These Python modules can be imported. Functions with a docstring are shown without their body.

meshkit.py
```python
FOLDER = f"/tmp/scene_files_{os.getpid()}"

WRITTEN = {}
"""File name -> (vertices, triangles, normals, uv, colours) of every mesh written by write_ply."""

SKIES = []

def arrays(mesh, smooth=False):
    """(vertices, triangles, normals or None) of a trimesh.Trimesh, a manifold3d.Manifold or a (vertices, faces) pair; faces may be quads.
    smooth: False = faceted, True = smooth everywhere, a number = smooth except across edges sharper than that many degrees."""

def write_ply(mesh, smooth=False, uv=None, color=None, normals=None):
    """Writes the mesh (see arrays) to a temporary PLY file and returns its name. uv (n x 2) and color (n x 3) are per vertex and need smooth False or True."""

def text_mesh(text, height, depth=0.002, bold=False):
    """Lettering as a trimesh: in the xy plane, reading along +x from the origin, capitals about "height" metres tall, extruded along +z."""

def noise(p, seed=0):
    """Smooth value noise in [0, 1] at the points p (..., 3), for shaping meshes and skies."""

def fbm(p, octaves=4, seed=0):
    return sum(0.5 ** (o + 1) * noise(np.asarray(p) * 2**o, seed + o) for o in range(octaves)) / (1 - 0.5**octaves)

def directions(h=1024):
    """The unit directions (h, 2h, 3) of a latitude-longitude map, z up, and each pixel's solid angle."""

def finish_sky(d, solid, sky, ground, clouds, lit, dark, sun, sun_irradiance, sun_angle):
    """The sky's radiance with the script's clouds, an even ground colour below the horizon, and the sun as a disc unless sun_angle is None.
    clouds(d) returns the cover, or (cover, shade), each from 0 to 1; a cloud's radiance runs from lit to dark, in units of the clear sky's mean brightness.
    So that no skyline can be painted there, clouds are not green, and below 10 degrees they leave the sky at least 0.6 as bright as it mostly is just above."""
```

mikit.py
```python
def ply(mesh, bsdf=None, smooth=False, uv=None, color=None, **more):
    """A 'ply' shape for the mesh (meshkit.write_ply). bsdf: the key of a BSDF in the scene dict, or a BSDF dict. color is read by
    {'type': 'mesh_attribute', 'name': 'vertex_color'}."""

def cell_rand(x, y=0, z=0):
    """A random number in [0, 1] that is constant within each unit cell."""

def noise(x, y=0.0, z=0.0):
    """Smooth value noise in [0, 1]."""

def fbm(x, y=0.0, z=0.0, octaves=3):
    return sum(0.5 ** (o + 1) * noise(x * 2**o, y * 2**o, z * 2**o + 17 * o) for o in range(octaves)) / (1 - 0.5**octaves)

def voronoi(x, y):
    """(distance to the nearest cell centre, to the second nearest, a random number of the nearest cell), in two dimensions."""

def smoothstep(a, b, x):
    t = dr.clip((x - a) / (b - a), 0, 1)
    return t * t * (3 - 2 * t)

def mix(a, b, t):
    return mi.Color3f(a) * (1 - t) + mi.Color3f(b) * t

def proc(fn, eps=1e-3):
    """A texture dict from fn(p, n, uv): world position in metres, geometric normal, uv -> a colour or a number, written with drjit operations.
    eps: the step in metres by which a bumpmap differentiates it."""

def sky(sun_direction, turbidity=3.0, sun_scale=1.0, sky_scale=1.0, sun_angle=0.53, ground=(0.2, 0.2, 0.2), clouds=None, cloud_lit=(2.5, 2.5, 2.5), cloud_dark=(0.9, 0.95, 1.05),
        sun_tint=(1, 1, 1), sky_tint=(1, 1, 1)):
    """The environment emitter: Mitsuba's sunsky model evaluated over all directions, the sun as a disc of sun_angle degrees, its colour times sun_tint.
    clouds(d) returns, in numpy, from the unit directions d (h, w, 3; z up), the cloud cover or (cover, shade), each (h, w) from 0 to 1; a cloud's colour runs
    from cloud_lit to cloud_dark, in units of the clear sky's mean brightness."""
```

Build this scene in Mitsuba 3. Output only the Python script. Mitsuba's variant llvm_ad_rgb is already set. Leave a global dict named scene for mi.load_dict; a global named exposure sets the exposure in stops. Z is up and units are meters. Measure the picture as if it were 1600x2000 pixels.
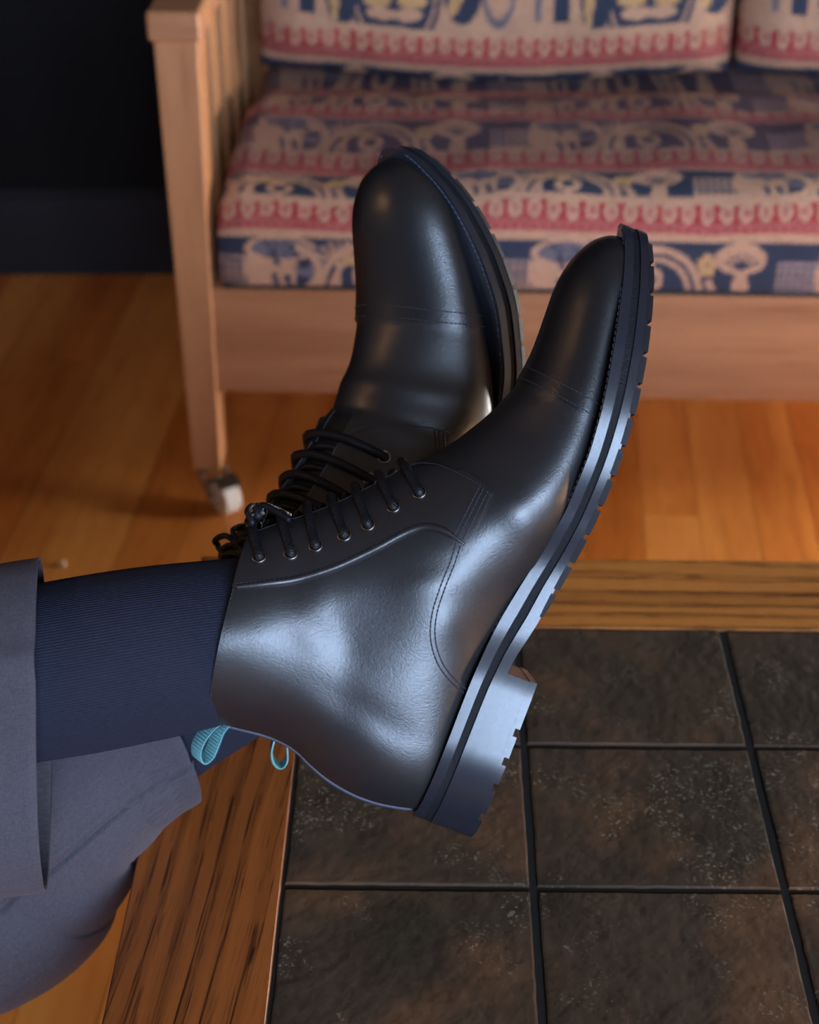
import math, random
import numpy as np, trimesh, mitsuba as mi, mikit, meshkit
import drjit as dr
import manifold3d as m3
from scipy.interpolate import RBFInterpolator, LinearNDInterpolator, PchipInterpolator
import shapely, shapely.geometry as sg
from shapely.ops import unary_union

T = mi.ScalarTransform4f
scene, labels = {}, {}
rng = np.random.default_rng(7)
random.seed(7)

# ------------------------------------------------------------------ camera, sky, light, exposure
CAM = np.array([0.0, 0.0, 1.10])
PITCH = math.radians(32.76)
FWD = np.array([0, math.cos(PITCH), -math.sin(PITCH)])
scene['camera'] = {'type': 'thinlens', 'fov': 2 * math.degrees(math.atan(800 / 3186)), 'fov_axis': 'x', 'aperture_radius': 0.0030,
                   'focus_distance': 0.80, 'near_clip': 0.02, 'far_clip': 50.0,
                   'to_world': T().look_at(origin=CAM.tolist(), target=(CAM + FWD).tolist(), up=[0, 0, 1])}
exposure = 0.30
WINDOW_LIGHT = (11.8, 15.8, 22.5)       # daylight from the front window; the added low window is set apart
SHADE_LIGHT, BULB_LIGHT = (10.0, 5.8, 2.8), (60.0, 35.0, 16.0)      # floor lamp added out of frame for warm reflections on the near boot
LAMP_LIGHT = (34.0, 18.0, 8.0)
scene['sky'] = {'type': 'constant', 'radiance': {'type': 'rgb', 'value': [0.3, 0.38, 0.5]}}

# ------------------------------------------------------------------ helpers
def key_for(base):
    if base not in scene and not any(k.startswith(base + '__') for k in scene):
        return base
    i = 1
    while f'{base}_{i:03d}' in scene or any(k.startswith(f'{base}_{i:03d}__') for k in scene):
        i += 1
    return f'{base}_{i:03d}'

def put(name, mesh, mat, parent=None, smooth=False, label=None, kind=None, **kw):
    k = key_for((parent + '__' if parent else '') + name)
    scene[k] = mikit.ply(mesh, mat, smooth=smooth, **kw)
    d = {}
    if label: d['label'] = label
    if kind: d['kind'] = kind
    if d: labels[k] = d
    return k

def lab(k, label, category=None, group=None, kind=None):
    d = {'label': label}
    if category: d['category'] = category
    if group: d['group'] = group
    if kind: d['kind'] = kind
    labels[k] = d

def bbox(x0, x1, y0, y1, z0, z1, ch=0.0):
    if ch <= 0:
        b = trimesh.creation.box((x1 - x0, y1 - y0, z1 - z0))
        b.apply_translation(((x0 + x1) / 2, (y0 + y1) / 2, (z0 + z1) / 2))
        return b
    pts = []
    for sx in (0, 1):
        for sy in (0, 1):
            for sz in (0, 1):
                p = np.array([(x0, x1)[sx], (y0, y1)[sy], (z0, z1)[sz]], float)
                d = np.array([1 - 2 * sx, 1 - 2 * sy, 1 - 2 * sz]) * ch
                for a in range(3):
                    q = p + d; q[a] = p[a]
                    pts.append(q)
    return trimesh.convex.convex_hull(np.array(pts))

def hull(pts):
    return trimesh.convex.convex_hull(np.array(pts, float))

def xf(mesh, M):
    m = mesh.copy(); m.apply_transform(M); return m

def rotz4(deg, loc=(0, 0, 0)):
    a = math.radians(deg)
    M = np.eye(4); M[:2, :2] = [[math.cos(a), -math.sin(a)], [math.sin(a), math.cos(a)]]; M[:3, 3] = loc
    return M

def catmull(P, n=8):
    P = np.asarray(P, float)
    Q = np.vstack([2 * P[0] - P[1], P, 2 * P[-1] - P[-2]])
    out = []
    for i in range(1, len(Q) - 2):
        t = np.linspace(0, 1, n, endpoint=False)[:, None]
        a, b, c, d = Q[i - 1], Q[i], Q[i + 1], Q[i + 2]
        out.append(0.5 * (2 * b + (c - a) * t + (2 * a - 5 * b + 4 * c - d) * t ** 2 + (3 * b - a - 3 * c + d) * t ** 3))
    out.append(P[-1:])
    return np.vstack(out)

def resample(P, n):
    P = np.asarray(P, float)
    s = np.r_[0, np.cumsum(np.linalg.norm(np.diff(P, axis=0), axis=1))]
    u = np.linspace(0, s[-1], n)
    return np.stack([np.interp(u, s, P[:, k]) for k in range(P.shape[1])], 1)

def tube(path, r, sides=8, cap=True, up=None):
    """A closed tube along the path; r a number or one per point."""
    p = np.asarray(path, float); n = len(p)
    r = np.broadcast_to(np.asarray(r, float), (n,))
    t = np.gradient(p, axis=0); t /= np.linalg.norm(t, axis=1, keepdims=True) + 1e-12
    a = np.zeros_like(p)
    ref = np.array([0, 0, 1.0]) if abs(t[0][2]) < .9 else np.array([1.0, 0, 0])
    a0 = np.cross(t[0], ref); a0 /= np.linalg.norm(a0)
    for i in range(n):
        a0 = a0 - t[i] * (a0 @ t[i]); a0 /= np.linalg.norm(a0); a[i] = a0
    b = np.cross(t, a)
    ang = np.arange(sides) * 2 * np.pi / sides
    v = p[:, None] + r[:, None, None] * (np.cos(ang)[None, :, None] * a[:, None] + np.sin(ang)[None, :, None] * b[:, None])
    return loft(v, cap)

def loft(rings, cap=True):
    """rings (n, m, 3), each closed -> mesh."""
    n, m, _ = rings.shape
    v = rings.reshape(-1, 3)
    i, j = np.meshgrid(np.arange(n - 1), np.arange(m), indexing='ij')
    q = np.stack([i * m + j, i * m + (j + 1) % m, (i + 1) * m + (j + 1) % m, (i + 1) * m + j], -1).reshape(-1, 4)
    f = np.vstack([q[:, [0, 1, 2]], q[:, [0, 2, 3]]])
    if cap:
        v = np.vstack([v, rings[0].mean(0), rings[-1].mean(0)])
        k = np.arange(m)
        f = np.vstack([f, np.stack([(k + 1) % m, k, k * 0 + n * m], 1), np.stack([(n - 1) * m + k, (n - 1) * m + (k + 1) % m, k * 0 + n * m + 1], 1)])
    me = trimesh.Trimesh(v, f, process=False)
    if me.volume < 0: me.invert()
    return me

def grid_mesh(P, flip=False):
    n, m, _ = P.shape
    i, j = np.meshgrid(np.arange(n - 1), np.arange(m - 1), indexing='ij')
    q = np.stack([i * m + j, (i + 1) * m + j, (i + 1) * m + j + 1, i * m + j + 1], -1).reshape(-1, 4)
    f = np.vstack([q[:, [0, 1, 2]], q[:, [0, 2, 3]]])
    return trimesh.Trimesh(P.reshape(-1, 3), f[:, ::-1] if flip else f, process=False)

def cat(ms):
    return trimesh.util.concatenate(ms)

def lin(c):
    c = np.asarray(c, float) / 255
    return np.where(c <= 0.04045, c / 12.92, ((c + 0.055) / 1.055) ** 2.4)

def rgb(c): return {'type': 'rgb', 'value': [float(x) for x in c]}

def mat(name, d):
    scene['mat_' + name] = {'type': 'twosided', 'bsdf': d} if d['type'] not in ('dielectric', 'thindielectric') else d
    return 'mat_' + name

def princ(base, rough=.5, spec=.5, **k):
    return {'type': 'principled', 'base_color': base if isinstance(base, dict) else rgb(base), 'roughness': rough, 'specular': spec, **k}

def bump(inner, fn, scale, eps=5e-4):
    t = mikit.proc(fn, eps)
    return {'type': 'bumpmap', 'arbitrary': t, 'scale': scale, 'bsdf': inner}

N, FB, SM = mikit.noise, mikit.fbm, mikit.smoothstep
def MIX(a, b, t):
    f = lambda c: [float(x) for x in c] if isinstance(c, np.ndarray) else c
    return mikit.mix(f(a), f(b), t)

# ------------------------------------------------------------------ materials
def wood_fn(light, dark, along, freq, streak=1.0, off=(0, 0, 0), pore=0.6, scale=1.0):
    """Wood grain stretched along the given world axis angle (radians from +x, or 'z')."""
    ca, sa = (math.cos(along), math.sin(along)) if along != 'z' else (0, 0)
    def fn(p, n, uv):
        if along == 'z':
            l, w1, w2 = p.z, p.x, p.y
        else:
            l, w1, w2 = p.x * ca + p.y * sa, -p.x * sa + p.y * ca, p.z
        l, w1, w2 = l + off[0], w1 + off[1], w2 + off[2]
        warp = FB(l * 3 * scale, w1 * 14 * scale, w2 * 14 * scale, octaves=3) - .5
        g = FB(l * 2.2 * scale, (w1 + warp * .018) * freq, (w2 + warp * .018) * freq, octaves=4)
        ring = .5 + .5 * dr.sin((w1 + w2 * .6 + warp * .05) * freq * 4.2 + 5 * FB(l * 1.3, w1 * 9, w2 * 9, octaves=2))
        fine = N(l * 26 * scale, w1 * freq * 9, w2 * freq * 9)
        t = dr.clip(.55 * SM(.3, .75, g) + .3 * ring * streak + .25 * (fine - .5), 0, 1)
        pr = SM(.72, .86, N(l * 11 * scale, w1 * freq * 6, w2 * freq * 6 + 31)) * pore
        return MIX(light, dark, dr.clip(t + pr, 0, 1))
    return fn

M_SOFA = mat('sofa_wood', princ(mikit.proc(wood_fn(lin((172, 122, 84)), lin((138, 90, 58)), 0.0, 22, .5, pore=.35)), .42, .45))
M_SOFAZ = mat('sofa_wood_upright', princ(mikit.proc(wood_fn(lin((182, 132, 90)), lin((150, 100, 64)), 'z', 22, .5, pore=.3)), .42, .45))
def oak_fn(light, dark, ang):
    ca, sa = math.cos(ang), math.sin(ang)
    def fn(p, n, uv):
        l, w = p.x * ca + p.y * sa, -p.x * sa + p.y * ca + p.z * .7
        warp = FB(l * 5, w * 22, 1.0, octaves=2) - .5
        ww = w + warp * .012
        base = FB(l * 2.5, ww * 70, 4.0, octaves=3)
        ring = SM(.35, .95, .5 + .5 * dr.sin(ww * 430 + 6 * N(l * 3, w * 30, 9.0)))
        pores = SM(.62, .84, N(l * 22, ww * 900, 2.0)) * SM(.25, .7, ring + .45 * base)
        fine = SM(.62, .85, N(l * 60, ww * 1300, 6.0))
        col = MIX(light, [float(a * .45 + b * .55) for a, b in zip(light, dark)], dr.clip(.8 * SM(.3, .75, base) * .7 + .45 * ring, 0, 1))
        return MIX(col, dark, dr.clip(.75 * pores + .6 * fine * (.35 + .65 * ring), 0, 1))
    return fn
M_OAKX = mat('oak_across', princ(mikit.proc(oak_fn(lin((182, 116, 52)), lin((84, 44, 16)), math.radians(-1))), .42, .4))
M_OAKY = mat('oak_deep', princ(mikit.proc(oak_fn(lin((156, 86, 38)), lin((58, 25, 11)), math.radians(84))), .42, .4))
PLANK_TONES = [((198, 122, 54), (164, 90, 34)), ((206, 132, 62), (172, 98, 40)), ((188, 108, 46), (154, 80, 30)), ((212, 142, 70), (180, 108, 48))]
M_PLANK = [mat(f'plank_{i}', princ(mikit.proc(wood_fn(lin(a), lin(b), math.radians(90 - 4.4), 16, .6, off=(i * 3.1, i * 1.7, 0), pore=.25)), .30, .5, clearcoat=.4, clearcoat_gloss=.8)) for i, (a, b) in enumerate(PLANK_TONES)]
M_GAP = mat('floor_gap', princ(lin((40, 20, 10)), .9, .1))

def slate(p, n, uv):
    a = FB(p.x * 22, p.y * 22, 0.3, octaves=4)
    b = FB(p.x * 70 + 9, p.y * 70, 1.7, octaves=4)
    c = N(p.x * 900, p.y * 900, 3.0)
    cluster = SM(.5, .72, FB(p.x * 30 + 40, p.y * 30, 5.0, octaves=3))
    col = MIX(lin((66, 53, 41)), lin((92, 66, 46)), SM(.4, .7, a))
    col = MIX(col, lin((52, 46, 36)), SM(.45, .7, FB(p.x * 13 + 7, p.y * 13 + 3, 8.0, octaves=3)) * .7)
    col = col * (.65 + .75 * b)
    sp = SM(.55, .85, N(p.x * 620, p.y * 620, 7.0)) * SM(.4, .7, c) * (cluster * .55 + .04)
    return MIX(col, lin((150, 140, 118)), dr.clip(sp, 0, 1) * .75)
def slate_h(p, n, uv):
    return FB(p.x * 160, p.y * 160, 2.0, octaves=4) * .8 + FB(p.x * 35, p.y * 35, 4.0, octaves=3)
M_SLATE = mat('slate', bump(princ(mikit.proc(slate), .6, .16), slate_h, .0012))
M_GROUT = mat('grout', princ(lin((40, 38, 34)), .8, .2))
M_BLACK = mat('wall_black', princ(lin((9, 9, 11)), .7, .2))
M_BASE = mat('baseboard_dark', princ(lin((30, 32, 37)), .6, .3))
M_WALL = mat('wall_plaster', princ(lin((110, 98, 86)), .8, .2))
M_CEIL = mat('ceiling_plaster', princ(lin((96, 84, 70)), .9, .1))

def grain_h(p, n, uv):
    q = p * 1.0
    return .6 * FB(q.x * 1250, q.y * 1250, q.z * 1250, octaves=2) + .4 * N(q.x * 2300, q.y * 2300, q.z * 2300)
M_LEATHER = mat('leather', bump(princ((.0125, .0120, .0135), .39, .95), grain_h, .000085, 2e-4))
M_LEATHER_TOE = mat('leather_toe', bump(princ((.0095, .0095, .0108), .34, .85), grain_h, .000085, 2e-4))
M_EDGE = mat('leather_edge', princ(lin((70, 74, 90)), .5, .5))
M_TONGUE = mat('tongue_leather', princ((.008, .008, .009), .5, .4))
M_RUBBER = mat('sole_rubber', princ(lin((34, 36, 44)), .26, .75))
M_MID = mat('sole_groove', bump(princ(lin((26, 26, 30)), .7, .25), lambda p, n, uv: N(p.x * 1500, p.y * 1500, p.z * 1500), .0003, 2.5e-4))
M_LUG = mat('lug_rubber', princ(lin((30, 29, 33)), .6, .25))
M_THREAD = mat('thread', princ(lin((46, 46, 54)), .6, .4))
M_LACE = mat('lace_cord', bump(princ(lin((22, 22, 26)), .5, .4), lambda p, n, uv: N(p.x * 1400, p.y * 1400, p.z * 1400), .0004, 2.5e-4))
M_EYELET = mat('eyelet_metal', {'type': 'roughconductor', 'material': 'none', 'specular_reflectance': rgb((.32, .31, .31)), 'alpha': .18})
M_HOLE = mat('eyelet_hole', princ((.004, .004, .004), .9, .1))
M_TAB = mat('teal_ribbon', bump(princ(lin((138, 204, 208)), .7, .3), lambda p, n, uv: .5 + .5 * dr.sin(uv.x * 2 * math.pi), .0006, 2e-4))
def knit(p, n, uv):
    return .5 + .5 * dr.sin(uv.y * 2 * math.pi * 190)
def sock_col(p, n, uv):
    r = .5 + .5 * dr.sin(uv.y * 2 * math.pi * 190)
    return MIX(lin((27, 29, 41)), lin((44, 46, 62)), r * .6 + .3 * N(p.x * 900, p.y * 900, p.z * 900))
M_SOCK = mat('sock_knit', bump(princ(mikit.proc(sock_col), .85, .25, sheen=.4), knit, .00022, 2e-4))
def weave(p, n, uv):
    w = .5 * N(uv.x * 4200, uv.y * 420, 0) + .5 * N(uv.x * 420, uv.y * 4200, 5)
    return MIX(lin((62, 58, 64)), lin((90, 84, 90)), w)
M_TROUSER = mat('trouser_cloth', princ(mikit.proc(weave), .8, .25, sheen=.3))
M_STEEL = mat('caster_steel', {'type': 'roughconductor', 'material': 'none', 'specular_reflectance': rgb((.55, .54, .53)), 'alpha': .25})
M_DARKSTEEL = mat('caster_hood', princ(lin((70, 66, 62)), .4, .5, metallic=.6))
M_WHEEL = mat('caster_wheel', princ(lin((215, 212, 205)), .45, .5))
M_FABRIC = mat('sofa_fabric', princ({'type': 'mesh_attribute', 'name': 'vertex_color'}, .85, .2, sheen=.3))
M_BEAD = mat('bead', princ(lin((190, 170, 150)), .4, .5))
M_SKYPANE = mat('window_pane', princ((.1, .1, .1), .3, .5))
M_SHADE = mat('lamp_shade', princ(lin((226, 200, 160)), .8, .2))
M_WHITE = mat('painted_frame', princ(lin((220, 216, 208)), .5, .4))

# ------------------------------------------------------------------ the room
RX0, RX1, RY0, RY1, RZ = -2.5, 1.65, -2.3, 2.43, 2.55
def struct(name, mesh, m, label, parent=None):
    k = put(name, mesh, m, parent)
    labels[k] = {'label': label, 'kind': 'structure'} if parent is None else {'label': label}
    return k
struct('floor', bbox(RX0, RX1, RY0, RY1, -.06, -.0135), M_GAP, 'glossy orange brown floor of narrow wooden boards')
struct('ceiling', bbox(RX0, RX1, RY0, RY1, RZ, RZ + .05), M_CEIL, 'plain plaster ceiling above the room')
struct('wall_back', bbox(RX0, RX1, RY1, RY1 + .1, -.06, RZ), M_BLACK, 'black wall behind the sofa')
struct('baseboard_back', hull([(RX0, RY1 - .014, 0), (RX1, RY1 - .014, 0), (RX0, RY1, 0), (RX1, RY1, 0), (RX0, RY1 - .014, .128), (RX1, RY1 - .014, .128), (RX0, RY1, .140), (RX1, RY1, .140)]), M_BASE, 'dark blue grey baseboard along the black wall')
struct('wall_left', bbox(RX0 - .1, RX0, RY0, RY1, -.06, RZ), M_WALL, 'plaster wall on the left of the room')

def wall_with_opening(axis, pos, a0, a1, o0, o1, z0, z1, th=.1):
    out = []
    for (p0, p1, q0, q1) in ((a0, o0, -.06, RZ), (o1, a1, -.06, RZ), (o0, o1, -.06, z0), (o0, o1, z1, RZ)):
        out.append(bbox(p0, p1, min(pos, pos + th), max(pos, pos + th), q0, q1) if axis == 'y' else bbox(min(pos, pos + th), max(pos, pos + th), p0, p1, q0, q1))
    return cat(out)
def window(name, axis, pos, o0, o1, z0, z1, sign, light, label):
    """A sash window in the wall: frame, bars, and panes through which the white daylight comes; sign: towards the room."""
    def b(u0, u1, w0, w1, d0, d1):
        lo, hi = sorted((pos + sign * d0, pos + sign * d1))
        return bbox(u0, u1, lo, hi, w0, w1) if axis == 'y' else bbox(lo, hi, u0, u1, w0, w1)
    fr = cat([b(o0, o0 + .05, z0, z1, -.06, .02), b(o1 - .05, o1, z0, z1, -.06, .02), b(o0, o1, z0, z0 + .05, -.06, .02), b(o0, o1, z1 - .05, z1, -.06, .02)])
    k = put('frame', fr, M_WHITE, name)
    nu, nz = 2, 2
    for i in range(1, nu):
        u = o0 + (o1 - o0) * i / nu
        put('bar', b(u - .015, u + .015, z0 + .05, z1 - .05, -.05, -.015), M_WHITE, name)
    for j in range(1, nz):
        z = z0 + (z1 - z0) * j / nz
        put('bar', b(o0 + .05, o1 - .05, z - .015, z + .015, -.05, -.015), M_WHITE, name)
    u0, u1, w0, w1 = o0 + .05, o1 - .05, z0 + .05, z1 - .05
    for i in range(nu):
        for j in range(nz):
            a0_, a1_ = u0 + (u1 - u0) * i / nu + .015, u0 + (u1 - u0) * (i + 1) / nu - .015
            c0, c1 = w0 + (w1 - w0) * j / nz + .015, w0 + (w1 - w0) * (j + 1) / nz - .015
            d = pos - sign * .035
            P = [(a0_, d, c0), (a1_, d, c0), (a1_, d, c1), (a0_, d, c1)] if axis == 'y' else [(d, a0_, c0), (d, a1_, c0), (d, a1_, c1), (d, a0_, c1)]
            nrm = np.cross(np.subtract(P[1], P[0]), np.subtract(P[2], P[0]))[1 if axis == 'y' else 0]
            f = [[0, 1, 2], [0, 2, 3]] if nrm * sign > 0 else [[0, 2, 1], [0, 3, 2]]
            kk = put('pane', trimesh.Trimesh(P, f, process=False), M_SKYPANE, name)
            scene[kk]['emitter'] = {'type': 'area', 'radiance': rgb(light)}
    labels[name] = {'label': label, 'kind': 'structure'}

WF = (.05, 1.60, .82, 2.50)   # window in the front wall, behind the camera
struct('wall_front', wall_with_opening('y', RY0, RX0, RX1, WF[0], WF[1], WF[2], WF[3], -.1), M_WALL, 'plaster wall with a wide window facing the sofa')
window('window_1', 'y', RY0, WF[0], WF[1], WF[2], WF[3], 1, WINDOW_LIGHT, 'wide daylight window facing the sofa')
WR = (1.30, 2.30, .05, .85)     # unseen low window, added to brighten the floor at right below the seat
struct('wall_right', wall_with_opening('x', RX1, RY0, RY1, WR[0], WR[1], WR[2], WR[3], .1), M_WALL, 'plaster wall with an added low window on the right of the room')
window('window_2', 'x', RX1, WR[0], WR[1], WR[2], WR[3], -1, (37.0, 35.5, 34.0), 'added low window, unseen, brightening the floor on the right')

# pendant lamp with a warm bulb
def lathe(prof, n=32):
    a = np.linspace(0, 2 * np.pi, n, endpoint=False)
    prof = np.asarray(prof, float)
    return loft(np.stack([np.stack([r * np.cos(a), r * np.sin(a), a * 0 + z], 1) for r, z in prof]), cap=True)
def pendant(x, y, z, light):
    put('cord', tube([(x, y, z + .14), (x, y, RZ - .012)], .003), M_TONGUE, 'pendant_lamp')
    put('ceiling_rose', xf(lathe([(.05, 0), (.05, .01), (.03, .022)]), trimesh.transformations.translation_matrix((x, y, RZ - .022))), M_WHITE, 'pendant_lamp', 40)
    put('socket', xf(lathe([(.018, .06), (.02, .08), (.018, .14)]), trimesh.transformations.translation_matrix((x, y, z))), M_TONGUE, 'pendant_lamp', 40)
    s = trimesh.creation.icosphere(3, .050); s.apply_translation((x, y, z))
    k = put('bulb', s, M_SKYPANE, 'pendant_lamp', True)
    scene[k]['emitter'] = {'type': 'area', 'radiance': rgb(light)}
    lab('pendant_lamp', 'warm round bulb hanging low on a black cord', 'lamp')
pendant(-1.25, .80, 1.28, LAMP_LIGHT)
def floor_lamp(x, y, light):
    n = 'floor_lamp'
    tr = trimesh.transformations.translation_matrix((x, y, 0))
    put('base', xf(lathe([(.13, 0), (.13, .012), (.11, .022), (.02, .03)], 40), tr), M_TONGUE, n, 40)
    put('pole', xf(lathe([(.009, .028), (.009, .81), (.004, .815)], 16), tr), M_TONGUE, n, 40)
    a = np.linspace(0, 2 * np.pi, 49)
    sh = np.array([[(r * math.cos(t), r * math.sin(t), z) for t in a] for r, z in ((.150, .50), (.105, .78))])
    m = xf(grid_mesh(sh, True), tr)
    k = put('shade', m, M_SHADE, n, True)
    scene[k]['emitter'] = {'type': 'area', 'radiance': rgb(light)}
    for ring_ in sh:
        put('shade_ring', xf(tube(ring_, .003, 6), tr), M_TONGUE, n, True)
    put('shade_arm', xf(tube([(-.105, 0, .775), (.105, 0, .775)], .002, 6), tr), M_TONGUE, n, True)
    put('shade_arm', xf(tube([(0, -.105, .775), (0, .105, .775)], .002, 6), tr), M_TONGUE, n, True)
    b = trimesh.creation.icosphere(3, .032); b.apply_translation((x, y, .63))
    k = put('bulb', b, M_SHADE, n, True)
    scene[k]['emitter'] = {'type': 'area', 'radiance': rgb(BULB_LIGHT)}
    lab(n, 'added short floor lamp with a conical shade, unseen, for warm reflections on the boot', 'lamp')
floor_lamp(1.02, .22, SHADE_LIGHT)

# floor boards
def floor_boards():
    ang = math.radians(-4.4)
    ca, sa = math.cos(ang), math.sin(ang)
    room = sg.box(RX0, RY0, RX1, RY1 - .001)
    # board frame: u across, v along; world = u*(ca, sa) + v*(-sa, ca)
    w, far = .070, []
    view = sg.Polygon([(-.85, RY1), (1.0, RY1), (.75, .95), (-.75, .75)])
    cache = 0
    for i in range(-50, 50):
        r = np.random.default_rng(1000 + i)
        v = -3.2 - r.uniform(0, 1.2)
        while v < 3.2:
            L = r.uniform(.9, 1.9)
            u0 = i * w + .018
            c = [(u0 + .0005, v + .0005), (u0 + w - .0005, v + .0005), (u0 + w - .0005, v + L - .0005), (u0 + .0005, v + L - .0005)]
            v += L
            poly = sg.Polygon([(u * ca - q * sa, u * sa + q * ca) for u, q in c]).intersection(room)
            if poly.is_empty or poly.area < 1e-4: continue
            dz = r.uniform(-.0002, .0002)
            m = trimesh.creation.extrude_polygon(poly, .012 + dz, engine='earcut'); m.apply_translation((0, 0, -.012))
            t = r.integers(0, 4)
            if poly.intersects(view):
                put('plank', m, M_PLANK[t], 'floor')
            else:
                far.append(m)
    put('planking', cat(far), M_PLANK[0], 'floor', kind='stuff')
floor_boards()

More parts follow.
